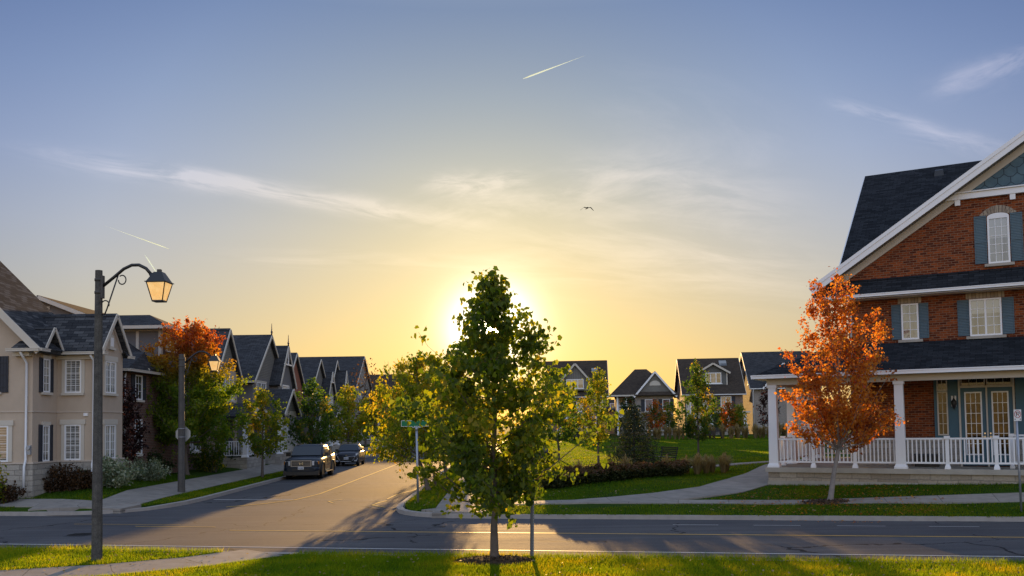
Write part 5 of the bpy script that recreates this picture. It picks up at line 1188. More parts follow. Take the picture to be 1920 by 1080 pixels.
# ------------------------------------------------------------------ the row down the left side of the street
def row_house(label, X, y0, y1, ze, zr, upper, lower, roofmat, W=9.0, win=(), low=(), bay=None, porch=None, finial=False, gable='siding', g=.45, ym=None, over=.22, extra=None):
    t = thing('row_house', label, 'house', (X, (y0 + y1) / 2, g), group='houses along the left side of the street'); ym = ym or (y0 + y1) / 2
    mb = MB(); mb.box(X - W, X, y0, y1, 1.701, ze - .02); mb.build('wall', M[upper], t); mb = MB(); mb.box(X - W - .05, X + .05, y0 - .05, y1 + .05, g - .4, 1.7); mb.build('stone_base', M[lower], t)
    mb = MB(); mb.prism([(X, y0, ze - .018), (X, y1, ze - .018), (X, ym, zr - .2)], (-.25, 0, 0)); mb.build('gable_wall', M[gable], t); mb = MB(); mb.prism([(X - W, y0, ze - .018), (X - W, y1, ze - .018), (X - W, ym, zr - .2)], (.25, 0, 0)); mb.build('gable_wall', M[gable], t)
    mb = MB(); roofX(mb, X - W - .3, X + over, y0, y1, ze, zr, .4, .2, ym=ym); mb.build('roof', M[roofmat], t)
    rakeX(t, X + over + .03, y0, y1, ze, zr, .4, 'cream_trim', .15, .05, ym=ym)
    k0 = (zr - ze) / (ym - y0); gutter(t, (X - W, y0 - .46, ze - k0 * .4 - .05), (X + over + .1, y0 - .46, ze - k0 * .4 - .05), 'cream_trim', .15, .14)
    E = east(X)
    for (a, b, z0, z1, mu, gl) in win: window(E, t, a, b, z0, z1, gl, 2, 3, .07, 'white_paint', 'cream_trim', mu, casing=('cream_trim', .1))
    for (a, b, z0, z1, mu, gl) in low: window(E, t, a, b, z0, z1, gl, 1, 3, .07, 'white_paint', 'cream_trim', mu)
    if bay:
        a, b, bz, br, bx = bay; mb = MB(); mb.box(X + .002, X + bx, a, b, 1.7, bz); mb.prism([(X + bx, a, bz), (X + bx, b, bz), (X + bx, (a + b) / 2, br - .15)], (-bx + .01, 0, 0)); by = mb.build('bay', M[extra or upper], t)
        mb = MB(); roofX(mb, X - 2.5, X + bx + over, a, b, bz, br, .3, .16); mb.build('bay_roof', M[roofmat], by); rakeX(by, X + bx + over + .03, a, b, bz, br, .3, 'cream_trim', .2, .05)
        Eb = east(X + bx); window(Eb, by, (a + b) / 2 - .9, (a + b) / 2 + .9, 4.4, 5.8, 'glass_light', 2, 3, .08, 'white_paint', 'cream_trim', 3); window(Eb, by, (a + b) / 2 - .9, (a + b) / 2 + .9, 1.9, 3.4, 'glass_light', 2, 3, .08, 'white_paint', 'cream_trim', 3)
        # king post truss in the gable
        mb = MB(); m_ = (a + b) / 2; h = br - bz; mb.bar((X + bx + over, m_, bz + h * .45), (X + bx + over, m_, br - .2), .07, .09, up=(0, 1, 0)); mb.bar((X + bx + over, m_ - .55 * (b - a) / 2, bz + h * .45), (X + bx + over, m_ + .55 * (b - a) / 2, bz + h * .45), .07, .1); mb.build('gable_truss', M['white_paint'], by)
    for fy, fz in ([(ym, zr)] if finial else []) + ([((bay[0] + bay[1]) / 2, bay[3])] if finial and bay else []):
        mb = MB(); xx = X + over + (bay[4] if fz != zr else 0); mb.lathe([(.07, fz - .1), (.05, fz + .1), (.085, fz + .16), (.04, fz + .26), (.015, fz + .75)], (xx, fy, 0), 8); mb.build('finial', M['charcoal_paint'], t)
    if porch:
        a, b, px, pz, pr = porch
        mb = MB(); mb.box(X + .06, X + px, a, b, g - .4, 1.15); mb.build('porch_slab', M['pale_stone'], t)
        mb = MB(); roofX(mb, X - .5, X + px + .25, a, b, pz, pr, .25, .15); mb.build('porch_roof', M[roofmat], t); rakeX(t, X + px + .28, a, b, pz, pr, .25, 'cream_trim', .18)
        mb = MB(); mb.prism([(X + px, a, pz), (X + px, b, pz), (X + px, (a + b) / 2, pr - .2)], (-.1, 0, 0)); mb.build('porch_gable', M[gable], t)
        mb = MB(); mb.box(X + px - .2, X + px, a, b, pz - .3, pz - .003); mb.box(X + .06, X + px - .201, a, a + .2, pz - .3, pz - .003); mb.build('porch_beam', M['cream_trim'], t)
        for y in (a + .15, b - .15): post(t, X + px - .15, y, 1.15, pz - .3, .26, 'white_paint')
        railing(t, (X + px - .12, a + .3, 0), (X + px - .12, b - .3, 0), 1.25, 2.1, int((b - a) / .16)); railing(t, (X + .1, a + .12, 0), (X + px - .3, a + .12, 0), 1.25, 2.1, int(px / .16))
        mb = MB(); E.box(mb, b - 1.5, b - .5, 1.16, 3.3, .0, .08); mb.build('door', M['charcoal_paint'], t)
    settle(t); return t
def k_row(label, X, y0, y1, ze, zr, up_, lo_, rf_, W, win=(), low=(), bay=None, porch=None, **kw):
    k = 1.08; zz = lambda z: 2.85 + (z - 2.85) * k
    if kw.get('ym'): kw['ym'] *= k
    sc = lambda L: [(a * k, b * k, zz(c), zz(d), m_, g_) for a, b, c, d, m_, g_ in L]
    return row_house(label, X * k, y0 * k, y1 * k, zz(ze), zz(zr), up_, lo_, rf_, W, sc(win), sc(low), bay and (bay[0] * k, bay[1] * k, zz(bay[2]), zz(bay[3]), bay[4]), porch and (porch[0] * k, porch[1] * k, porch[2], zz(porch[3]), zz(porch[4])), **kw)
GL = 'glass_light'
row_house('stone fronted row house with tall gable behind the large maple', -17.0, 51.9, 56.0, 6.3, 8.8, 'stucco', 'pale_stone', 'slate_shingle', 10, [(52.9, 55.1, 4.5, 5.8, 3, GL)], [(52.6, 54.4, 1.9, 3.4, 2, GL)], None, (51.6, 55.4, 1.9, 3.6, 4.3), g=.5)
row_house('grey row house with dark tall roof and two pointed finials', -16.5, 57.6, 65.2, 6.1, 9.15, 'grey_panel', 'pale_stone', 'slate_shingle', 10, [(58.4, 60.6, 4.4, 5.8, 2, GL)], [(61.9, 64, 1.9, 3.4, 3, GL)], (61.75, 65.75, 6.1, 8.6, .55), (57.4, 61.3, 1.9, 3.9, 5.35), finial=True, extra='grey_panel')
k_row('red brick row house with a narrow steep gable', -16.5, 66.0, 71.2, 6.1, 8.5, 'orange_brick', 'pale_stone', 'slate_shingle', 10, [(66.5, 68.5, 4.4, 5.8, 3, GL)], [(66.6, 68.4, 1.9, 3.4, 2, GL)], None, (68.6, 71, 1.8, 3.5, 4.3), gable='orange_brick', ym=68.7)
k_row('pale row house with white gable truss past the red brick one', -16.2, 72.6, 79.2, 5.9, 8.55, 'siding', 'pale_stone', 'slate_shingle', 10, [(73.2, 75.4, 4.3, 5.7, 3, GL)], [(73.4, 75.2, 1.9, 3.4, 2, GL)], (76.6, 79.4, 5.85, 7.6, .6), (73, 76.2, 1.8, 3.4, 4.2), extra='pale_stone')
k_row('stone row house with small pointed front gable', -16.2, 80.0, 86.0, 6.0, 8.95, 'pale_stone', 'pale_stone', 'slate_shingle', 10, [(80.4, 81.6, 4.3, 5.7, 2, GL)], [(80.6, 82.4, 1.9, 3.4, 2, GL)], (81.8, 84.3, 5.8, 8.0, .9), None, gable='pale_stone')
k_row('tall stone row house with the highest ridge down the street', -16.0, 92.0, 102.3, 7.0, 10.35, 'pale_stone', 'pale_stone', 'slate_shingle', 11, [(94, 96.4, 4.6, 6.2, 3, GL), (98, 100.4, 4.6, 6.2, 3, GL)], [(94, 96, 1.9, 3.6, 2, GL)], None, (97.5, 101, 1.9, 3.6, 4.6), gable='pale_stone', g=.6)
row_house('low roofed brown house at the end of the left row', -12.6, 112, 119, 6.6, 9.4, 'tan_brick', 'pale_stone', 'brown_shingle', 12, [(113, 115.2, 4.4, 5.9, 3, GL)], [(113.4, 115.2, 1.9, 3.4, 2, GL)], None, (114.5, 118, 1.8, 3.5, 4.4), g=.6)

# ------------------------------------------------------------------ houses beyond the park (local x along the front, y back, z from the ground)
GP = 'houses facing the park from its far side'
def far_house_1():
    t = thing('house', 'brown roofed house with a big front gable and skylight, right of the sunlit tree', 'house', (4.6, 120.4, .85), -radians(4.5), GP); S = south(0)
    mb = MB(); mb.box(0, 7.8, 0, 10, -.3, 5.9); mb.prism([(0.01, 0, 5.9), (.01, 10, 5.9), (.01, 5, 10.2)], (.25, 0, 0)); mb.prism([(7.55, 0, 5.9), (7.55, 10, 5.9), (7.55, 5, 10.2)], (.25, 0, 0)); mb.build('wall', M['tan_brick'], t)
    mb = MB(); roofX(mb, -.35, 8.15, 0, 10, 5.9, 10.6, .45, .2); mb.build('roof', M['brown_shingle'], t); rakeX(t, 8.18, 0, 10, 5.9, 10.6, .45, 'cream_trim'); gutter(t, (-.35, -.5, 5.4), (8.15, -.5, 5.4))
    mb = MB(); mb.box(1.6, 6.0, -.15, 3.0, 6.3, 7.4); mb.prism([(1.6, -.15, 7.4), (6.0, -.15, 7.4), (3.8, -.15, 9.75)], (0, 3, 0)); g = mb.build('gable', M['board_batten'], t)
    mb = MB(); roofY(mb, 1.6, 6.0, -.45, 5.0, 7.4, 9.95, .3, .16); mb.build('gable_roof', M['brown_shingle'], g); rakeY(g, -.48, 1.6, 6.0, 7.4, 9.95, .3, 'cream_trim', .24); window(south(-.15), g, 2.6, 4.9, 6.55, 7.8, GL, 1, 1, .09, 'white_paint', 'cream_trim', 3)
    mb = MB(); mb.box(1.3, 4.9, -.9, -.002, 1.9, 5.0); mb.build('bay', M['siding'], t); window(south(-.9), t, 2.1, 4.0, 3.5, 4.9, 'glass_painted_reflection', 1, 1, .1, 'white_paint', 'white_paint', 2); window(south(-.9), t, 4.05, 4.75, 3.5, 4.9, GL, 1, 1, .1, 'white_paint')
    mb = MB(); mb.prism([(1.0, -1.3, 5.0), (5.2, -1.3, 5.0), (5.2, -.46, 5.42), (1.0, -.46, 5.42)], (0, .03, -.1)); mb.build('bay_roof', M['brown_shingle'], t)
    mb = MB(); mb.box(1.3, 6.5, -2.2, -.002, -.3, .55); mb.build('porch_slab', M['pale_stone'], t); mb = MB(); mb.box(1.1, 6.7, -2.4, -.902, 2.55, 2.8); mb.build('porch_beam', M['white_paint'], t)
    for x in (1.5, 3.4, 5.2, 6.4): post(t, x, -2.1, .55, 2.55, .2)
    railing(t, (1.6, -2.1, 0), (5.0, -2.1, 0), .65, 1.5, 18); fbox(S, 'door', t, 'charcoal_paint', 5.3, 6.2, .56, 2.5, 0, .06); window(S, t, 6.3, 7.4, 3.6, 4.9, GL, 2, 2, .08, 'white_paint', 'cream_trim')
    mb = MB(); k = 4.7 / 5; 
    mb.hexa([(6.0, 2.9, 5.9 + k * 2.9 + .0), (6.8, 2.9, 5.9 + k * 2.9), (6.8, 3.7, 5.9 + k * 3.7), (6.0, 3.7, 5.9 + k * 3.7), (6.0, 2.82, 5.98 + k * 2.9), (6.8, 2.82, 5.98 + k * 2.9), (6.8, 3.62, 5.98 + k * 3.7), (6.0, 3.62, 5.98 + k * 3.7)]); mb.build('skylight', M['glass_light'], t)
far_house_1()
def far_house_2():
    t = thing('house', 'grey brick house with hipped roof, corner balcony and pale shingled gable', 'house', (12.95, 120.3, .9), -radians(4.5), GP); S = south(0)
    mb = MB(); mb.box(3.3, 8.3, 0, 9, -.3, 5.5); mb.box(.9, 3.298, .0, 9, -.3, 3.1); mb.box(.9, 3.298, 1.8, 9, 3.1, 5.5); mb.build('wall', M['grey_brick'], t)
    mb = MB(); a = [(-.05, -.6, 5.55), (9.0, -.6, 5.55), (9.0, 9.6, 5.55), (-.05, 9.6, 5.55)]; r0, r1 = (3.6, 4.3, 9.2), (5.2, 4.3, 9.2)
    mb.poly([a[0], a[1], r1, r0]); mb.poly([a[1], a[2], r1]); mb.poly([a[2], a[3], r0, r1]); mb.poly([a[3], a[0], r0]); mb.poly([a[3], a[2], a[1], a[0]]); mb.build('roof', M['brown_shingle'], t)
    mb = MB(); mb.box(-.1, 3.2, -.65, -.602, 5.38, 5.57); mb.box(-.1, -.052, -.6, 9.6, 5.38, 5.57); mb.build('fascia', M['cream_trim'], t)
    mb = MB(); mb.prism([(3.4, -.3, 5.6), (8.5, -.3, 5.6), (5.95, -.3, 8.5)], (0, 3, 0)); g = mb.build('gable', M['siding'], t)
    mb = MB(); roofY(mb, 3.4, 8.5, -.6, 4.2, 5.65, 8.65, .25, .16); mb.build('gable_roof', M['brown_shingle'], g); rakeY(g, -.63, 3.4, 8.5, 5.65, 8.65, .25, 'white_paint', .22)
    mb = MB(); mb.prism([(3.2, -.75, 5.5), (8.7, -.75, 5.5), (8.5, -.31, 5.95), (3.4, -.31, 5.95)], (0, .03, -.08)); mb.build('pent_roof', M['brown_shingle'], g)
    mb = MB(); mb.prism([(5.95 - .75 * cos(pi * i / 10), -.36, 6.75 + .65 * sin(pi * i / 10)) for i in range(11)], (0, .06, 0)); mb.build('gable_vent', M['cream_trim'], g)
    for a0 in (4.6, 6.9):
        window(S, t, a0, a0 + 1.0, 3.35, 4.95, 'glass_light', 1, 2, .08, 'white_paint', 'cream_trim'); shutter(S, t, a0 - .5, a0 - .02, 3.35, 4.95, 'dark_shutter'); shutter(S, t, a0 + 1.02, a0 + 1.5, 3.35, 4.95, 'dark_shutter')
    mb = MB(); mb.prism([(4.2, -1.0, 2.35), (8.0, -1.0, 2.35), (7.4, -.003, 3.1), (4.8, -.003, 3.1)], (0, .03, -.1)); mb.build('bay_roof', M['brown_shingle'], t)
    mb = MB(); mb.box(4.5, 7.7, -.8, -.002, -.3, 2.24); mb.build('bay', M['pale_stone'], t); window(south(-.8), t, 4.7, 7.5, .8, 2.1, GL, 1, 1, .1, 'white_paint', 'cream_trim', 3)
    mb = MB(); mb.box(.7, 3.3, -.15, 1.8, 3.1, 3.25); mb.build('balcony_floor', M['cream_trim'], t)
    for x in (1.0, 2.15): post(t, x, .05, 3.25, 5.45, .24)
    railing(t, (1.15, .05, 0), (3.2, .05, 0), 3.3, 4.25, 15); window(south(1.8), t, 1.3, 2.0, 3.3, 5.2, 'glass_curtain', 1, 1, .1, 'cream_trim', name='balcony_door'); window(south(1.8), t, 2.3, 3.1, 3.3, 5.2, 'glass_curtain', 1, 1, .1, 'cream_trim', name='balcony_door')
    for x in (1.0, 3.0): post(t, x, -.6, .3, 2.6, .24)
    mb = MB(); mb.box(.7, 3.29, -.8, -.002, 2.6, 2.8); mb.build('porch_beam', M['white_paint'], t); fbox(S, 'door', t, 'charcoal_paint', 1.7, 2.6, .3, 2.4, 0, .05); W_ = west(.9); window(W_, t, -5, -4, 3.5, 4.9, 'glass_dark', 1, 2, .08, 'white_paint', 'cream_trim')
far_house_2()
def far_house_3():
    t = thing('house', 'tall house with grey sided dormer, skylight and stone porch columns', 'house', (22.8, 120.0, .9), -radians(4.5), GP); S = south(0)
    mb = MB(); mb.box(0, 7.6, 0, 10, -.3, 5.95); mb.prism([(0.0, 0, 5.95), (0, 10, 5.95), (0, 5, 10.2)], (.25, 0, 0)); mb.prism([(7.35, 0, 5.95), (7.35, 10, 5.95), (7.35, 5, 10.2)], (.25, 0, 0)); mb.build('wall', M['mixed_brick'], t)
    mb = MB(); mb.box(.2, 3.0, -.12, -.002, -.3, 5.6); mb.build('panel_front', M['cream_trim'], t)
    mb = MB(); roofX(mb, -.35, 7.95, 0, 10, 5.95, 10.6, .5, .2); mb.build('roof', M['brown_shingle'], t); rakeX(t, -.38, 0, 10, 5.95, 10.6, .5, 'cream_trim'); rakeX(t, 7.98, 0, 10, 5.95, 10.6, .5, 'cream_trim'); gutter(t, (-.35, -.55, 5.42), (7.95, -.55, 5.42))
    mb = MB(); mb.box(2.0, 5.8, .9, 4.2, 6.7, 8.6); mb.prism([(2.0, .9, 8.6), (5.8, .9, 8.6), (3.9, .9, 9.5)], (0, 3.5, 0)); d = mb.build('dormer', M['grey_siding'], t)
    mb = MB(); roofY(mb, 2.0, 5.8, .5, 4.9, 8.62, 9.72, .35, .16); mb.build('dormer_roof', M['brown_shingle'], d); rakeY(d, .47, 2.0, 5.8, 8.62, 9.72, .35, 'cream_trim', .24)
    Sd = south(.9); window(Sd, d, 2.9, 5.0, 6.95, 8.4, GL, 1, 2, .1, 'white_paint', 'white_paint', 3)
    mb = MB(); Sd.box(mb, 2.0, 2.14, 6.75, 8.58, 0, .04); Sd.box(mb, 5.66, 5.8, 6.75, 8.58, 0, .04); mb.build('dormer_trim', M['cream_trim'], d)
    window(south(-.12), t, .7, 2.4, 2.9, 5.2, GL, 1, 2, .1, 'white_paint', 'cream_trim', 2); window(S, t, 4.7, 6.1, 3.6, 5.2, GL, 2, 3, .09, 'white_paint', 'cream_trim', 2); shutter(S, t, 4.2, 4.68, 3.6, 5.2, 'dark_shutter'); shutter(S, t, 6.12, 6.6, 3.6, 5.2, 'dark_shutter')
    W_ = west(0); window(W_, t, -3.2, -2.2, 6.4, 8.0, 'glass_dark', 1, 2, .08, 'white_paint', 'cream_trim'); window(W_, t, -4, -3.2, 3.2, 5.0, 'glass_dark', 1, 2, .08, 'white_paint', 'cream_trim')
    mb = MB(); mb.box(2.8, 7.9, -2.2, -.002, -.3, .55); mb.build('porch_slab', M['pale_stone'], t)
    for x in (3.2, 5.4, 7.5):
        mb = MB(); mb.box(x - .32, x + .32, -2.1, -1.5, .55, 1.5); mb.build('pier', M['pale_stone'], t); post(t, x, -1.8, 1.5, 3.0, .36)
    mb = MB(); mb.box(2.6, 8.1, -2.4, -.002, 3.0, 3.2); mb.build('porch_beam', M['cream_trim'], t); railing(t, (5.7, -1.8, 0), (7.1, -1.8, 0), .6, 1.5, 8, 'charcoal_paint'); railing(t, (3.5, -1.8, 0), (5.1, -1.8, 0), .6, 1.5, 8, 'charcoal_paint'); fbox(S, 'door', t, 'charcoal_paint', 3.6, 4.6, .56, 2.7, 0, .06)
    mb = MB(); k = 4.65 / 5; mb.hexa([(5.2, 3.7, 5.95 + k * 3.7), (6.2, 3.7, 5.95 + k * 3.7), (6.2, 4.5, 5.95 + k * 4.5), (5.2, 4.5, 5.95 + k * 4.5), (5.2, 3.62, 6.05 + k * 3.7), (6.2, 3.62, 6.05 + k * 3.7), (6.2, 4.42, 6.05 + k * 4.5), (5.2, 4.42, 6.05 + k * 4.5)]); mb.build('skylight', M['glass_light'], t)
far_house_3()
def far_house_4():
    t = thing('house', 'grey brick house with white gable truss, partly behind the porch and orange maple', 'house', (31.6, 119.3, .9), -radians(4.5), GP); S = south(0)
    mb = MB(); mb.box(0, 8.5, 0, 11, -.3, 6.6); mb.prism([(0, 0, 6.6), (0, 11, 6.6), (0, 5.5, 10.9)], (.25, 0, 0)); mb.prism([(8.25, 0, 6.6), (8.25, 11, 6.6), (8.25, 5.5, 10.9)], (.25, 0, 0)); mb.build('wall', M['grey_brick'], t)
    mb = MB(); mb.box(-.04, 8.54, -.05, 10.9, -.3, 1.6); mb.build('stone_base', M['pale_stone'], t)
    mb = MB(); roofX(mb, -.35, 8.85, 0, 11, 6.6, 11.4, .5, .2); mb.build('roof', M['slate_shingle'], t); rakeX(t, -.38, 0, 11, 6.6, 11.4, .5, 'cream_trim'); gutter(t, (-.35, -.55, 6.1), (8.85, -.55, 6.1)); pipe(t, [(.1, -.5, 6.0), (.1, -.06, 5.7), (.1, -.06, 0)], .07)
    mb = MB(); mb.prism([(1.6, -.3, 6.5), (6.4, -.3, 6.5), (4.0, -.3, 9.3)], (0, 3, 0)); g = mb.build('gable', M['grey_brick'], t); mb = MB(); roofY(mb, 1.6, 6.4, -.7, 4.5, 6.6, 9.5, .35, .16); mb.build('gable_roof', M['slate_shingle'], g); rakeY(g, -.73, 1.6, 6.4, 6.6, 9.5, .35, 'white_paint', .24)
    mb = MB(); mb.bar((2.4, -.7, 7.4), (5.6, -.7, 7.4), .08, .14); mb.bar((4, -.7, 7.4), (4, -.7, 9.2), .08, .12, up=(1, 0, 0)); mb.bar((3.2, -.7, 7.4), (4, -.7, 8.4), .08, .1); mb.bar((4.8, -.7, 7.4), (4, -.7, 8.4), .08, .1); mb.build('gable_truss', M['white_paint'], g)
    window(S, t, 2.2, 3.0, 3.9, 5.6, GL, 2, 4, .08, 'white_paint', 'cream_trim'); window(S, t, 4.6, 5.8, 3.9, 5.6, GL, 2, 4, .08, 'white_paint', 'cream_trim', 2); window(S, t, 2.2, 3.2, .9, 2.6, GL, 2, 3, .08, 'white_paint', 'cream_trim'); W_ = west(0); window(W_, t, -3, -2.3, 6.8, 8.4, GL, 1, 2, .08, 'white_paint', 'cream_trim')
far_house_4()
for o in [q for q in COL.objects if q.get('group') == GP]:        # set them a little farther off
    o.location = Vector((0, 0, CAM_H)) + (o.location - Vector((0, 0, CAM_H))) * 1.083; o.scale = (1.083,) * 3
def back_house(label, x, y, W, D, ze, zr, mat):
    t = thing('house', label, 'house', (x, y, 1.0), -radians(4.5)); mb = MB(); mb.box(0, W, 0, D, -.3, ze); mb.prism([(0, 0, ze), (0, D, ze), (0, D / 2, zr - .3)], (.25, 0, 0)); mb.prism([(W - .25, 0, ze), (W - .25, D, ze), (W - .25, D / 2, zr - .3)], (.25, 0, 0)); mb.build('wall', M[mat], t)
    mb = MB(); roofX(mb, -.35, W + .35, 0, D, ze, zr, .4, .2); mb.build('roof', M['brown_shingle'], t); window(south(0), t, W * .3, W * .3 + 1.4, 3.6, 5, GL, 2, 2, .1, 'white_paint', 'cream_trim'); window(south(0), t, W * .65, W * .65 + 1.4, 3.6, 5, GL, 2, 2, .1, 'white_paint', 'cream_trim')
back_house('brown house glimpsed in the gap left of the hipped balcony house', 13.2, 148, 9, 9, 4.0, 5.7, 'tan_brick')
back_house('distant brown roofed house at the end of the street behind the yellow trees', -20, 150, 11, 9, 5.6, 8.4, 'tan_brick')
# ------------------------------------------------------------------ street furniture
def street_lamp(label, x, y, H, pole_mat, aim, r0=.155, r1=.105):
    t = thing('street_lamp', label, 'street lamp', (x, y, T(x, y)), aim, 'heritage street lamps with curved arms')
    mb = MB(); zs = np.linspace(-.1, H, 9); mb.tube_z([(r0 + (r1 - r0) * i / 8, z) for i, z in enumerate(zs)], (0, 0, 0), 8, 0, False); pole = mb.build('pole', M[pole_mat], t)
    mb = MB(); mb.box(r1 - .01, r1 + .035, -.05, .05, H - .62, H - .12); mb.build('bracket', M['pole_dark'], pole)
    for z0, z1 in ((H - .52, H - .46), (H - .24, H - .18)): mb = MB(); mb.lathe([(r1 + .014, z0), (r1 + .014, z1)], n=8); mb.build('strap', M['pole_dark'], pole)
    arm = [(r1 + .01, 0, H - .36), (.34, 0, H - .16), (.56, 0, H + .02), (.74, 0, H + .10), (.90, 0, H + .10), (1.06, 0, H + .02), (1.19, 0, H - .13)]
    mb = MB(); mb.tube(arm, .036, 8); mb.tube([(1.17, 0, H - .10), (1.23, 0, H - .22)], .05, 8); a = mb.build('arm', M['black_paint'], t)
    mb = MB(); mb.tube([(r1 + .06, 0, H - .98), (.17 + r1 * .2, 0, H - .86), (.44, 0, H - .10)], .017, 6)
    mb.tube([(.44 + .085 + .085 * cos(q), 0, H - .22 + .10 * sin(q)) for q in np.linspace(pi * .72, -pi * 1.0, 18)], .014, 6)
    mb.tube([(r1 + .075 + .085 * cos(q), 0, H - .76 + .09 * sin(q)) for q in np.linspace(pi * .95, -.45, 10)], .014, 6); mb.tube([(r1, 0, H - .98), (r1 + .09, 0, H - .98)], .016, 6); mb.build('scroll', M['black_paint'], t)
    # lantern
    lx, zt = 1.36, H - .25
    def sq(h, z, rot=.02): return [Vector((lx + h * 1.414 * cos(rot + pi / 4 + i * pi / 2), h * 1.414 * sin(rot + pi / 4 + i * pi / 2), z)) for i in range(4)]
    mb = MB()
    def frust(a, b, za, zb):
        A, B = sq(a, za), sq(b, zb); mb.poly(list(reversed(A))); mb.poly(B)
        for i in range(4): mb.poly([A[i], A[(i + 1) % 4], B[(i + 1) % 4], B[i]])
    frust(.238, .231, zt - .055, zt - .04); frust(.21, .09, zt - .04, zt + .175); frust(.04, .04, zt + .175, zt + .24)
    lan = mb.build('lantern', M['black_paint'], t)
    top, bot = sq(.204, zt - .056), sq(.112, zt - .46)
    mb = MB()
    for i in range(4): mb.bar(top[i], bot[i], .018, .018); mb.bar(bot[i], bot[(i + 1) % 4], .02, .03); mb.bar(top[i], top[(i + 1) % 4], .02, .025)
    mb.poly(sq(.118, zt - .47)); mb.poly(list(reversed(sq(.118, zt - .475)))); mb.build('lantern_frame', M['black_paint'], lan)
    tp, bt = sq(.197, zt - .062), sq(.106, zt - .455)
    for i in range(4):
        mb = MB(); mb.poly([bt[i], bt[(i + 1) % 4], tp[(i + 1) % 4], tp[i]]); n = (bt[(i + 1) % 4] - bt[i]).cross(tp[i] - bt[i]).normalized() * -.004; mb.poly([tp[i] + n, tp[(i + 1) % 4] + n, bt[(i + 1) % 4] + n, bt[i] + n]); mb.build('glass_panel', M['amber_glass'], lan)
    mb = MB(); mb.lathe([(.03, zt - .30), (.045, zt - .22), (.03, zt - .12)], (lx, 0, 0), 10); mb.build('bulb', M['lens'], lan)
    return t
street_lamp('near street lamp with speckled concrete post and curved arm on the foreground grass', -9.05, 19.8, 6.35, 'pole_concrete', -.05, .115, .075)
street_lamp('farther street lamp with curved arm before the large maple, stop sign fixed to its post', -13.75, 37.7, 5.75, 'pole_dark', .05, .15, .115)

def stop_sign():
    x, y = -13.75, 37.7; t = thing('stop_sign', 'back of an octagonal stop sign fixed to the farther lamp post', 'stop sign', (x, y, T(x, y)))
    z = 2.42; R = .33; mb = MB(); P = [(R * cos(pi / 8 + i * pi / 4), .17, z + R * sin(pi / 8 + i * pi / 4)) for i in range(8)]; mb.prism(P, (0, .012, 0)); pl = mb.build('plate', M['sign_back'], t)
    mb = MB(); mb.prism([(q[0] * .99, .1825, z + (q[2] - z) * .99) for q in P], (0, .003, 0)); mb.build('face', M['sign_red'], pl)
    mb = MB()
    for dz in (-.13, .22): mb.lathe([(.155, z + dz), (.155, z + dz + .025)], n=10); mb.box(-.10, .10, .12, .168, z + dz, z + dz + .03)
    mb.build('strap', M['galvanised'], t)
    mb = MB(); mb.box(-.08, .08, .17, .178, z - .56, z - .36); mb.build('tab', M['sign_white'], t)
stop_sign()

GLYPH = {  # strokes on a 4 x 6 grid
 'M': [[(0, 0), (0, 6), (2, 2.5), (4, 6), (4, 0)]], 'i': [[(1, 0), (1, 4)], [(1, 5), (1, 5.6)]], 'l': [[(1, 0), (1, 6)]], 't': [[(1.4, 6), (1.4, .3), (2.6, 0)], [(0, 4), (2.6, 4)]],
 'o': [[(0, 1), (.8, 0), (2.4, 0), (3, 1), (3, 3), (2.4, 4), (.8, 4), (0, 3), (0, 1)]], 'n': [[(0, 0), (0, 4)], [(0, 3), (1, 4), (2.2, 4), (3, 3), (3, 0)]], 'D': [[(0, 0), (0, 6), (2.5, 6), (4, 4.5), (4, 1.5), (2.5, 0), (0, 0)]],
 'r': [[(0, 0), (0, 4)], [(0, 3), (1, 4), (2, 4)]], 'P': [[(0, 0), (0, 6), (3, 6), (4, 5), (4, 4), (3, 3), (0, 3)]]}
def lettering(mb, fr_p, text, u, z, h, w=.012, th=.003, adv=None):
    for ch in text:
        for st in GLYPH[ch]:
            for p, q in zip(st[:-1], st[1:]): mb.bar(fr_p(u + p[0] * h / 6, z + p[1] * h / 6), fr_p(u + q[0] * h / 6, z + q[1] * h / 6), w, th, up=(0, 1, 0))
        u += h / 6 * (adv or (5.6 if ch in 'MDP' else 2.6 if ch in 'il' else 4.2))
def name_sign():
    x, y = -3.45, 32.6; t = thing('street_name_sign', 'green street name sign with white border on a grey post at the corner', 'street sign', (x, y, T(x, y)), .02)
    mb = MB(); mb.tube([(.03, 0, -.1), (0, 0, 2.62)], .042, 10); mb.build('post', M['galvanised'], t); mb = MB(); mb.lathe([(.055, 2.60), (.055, 2.70), (.03, 2.72)], n=10); mb.box(-.10, .10, -.018, .018, 2.70, 2.735); mb.tube([(-.02, 0, 3.02), (-.025, 0, 3.22)], .008, 6); mb.build('clamp', M['galvanised'], t)
    w_, z0, z1 = .55, 2.745, 2.965
    half = [(-w_, z0 + .02), (-w_ + .02, z0), (-.19, z0), (-.13, z0 - .045), (.13, z0 - .045), (.19, z0), (w_ - .02, z0), (w_, z0 + .02), (w_, z1 - .02), (w_ - .02, z1), (.16, z1), (.08, z1 + .04), (-.08, z1 + .04), (-.16, z1), (-w_ + .02, z1), (-w_, z1 - .02)]
    mb = MB(); mb.prism([(a, -.004, b) for a, b in half], (0, .008, 0)); pl = mb.build('blade', M['sign_white'], t)
    cz = (z0 + z1) / 2; mb = MB(); mb.prism([(a - .014 * (1 if a > 0 else -1), -.0075, b - .014 * (1 if b > cz else -1)) for a, b in half], (0, .003, 0)); gp = mb.build('green_face', M['sign_green'], pl)
    mb = MB(); lettering(mb, lambda u, z: Vector((u, -.009, z)), 'Milton', -.085, z0 - .03, .055, .009); mb.build('lettering', M['sign_white'], pl)
name_sign()
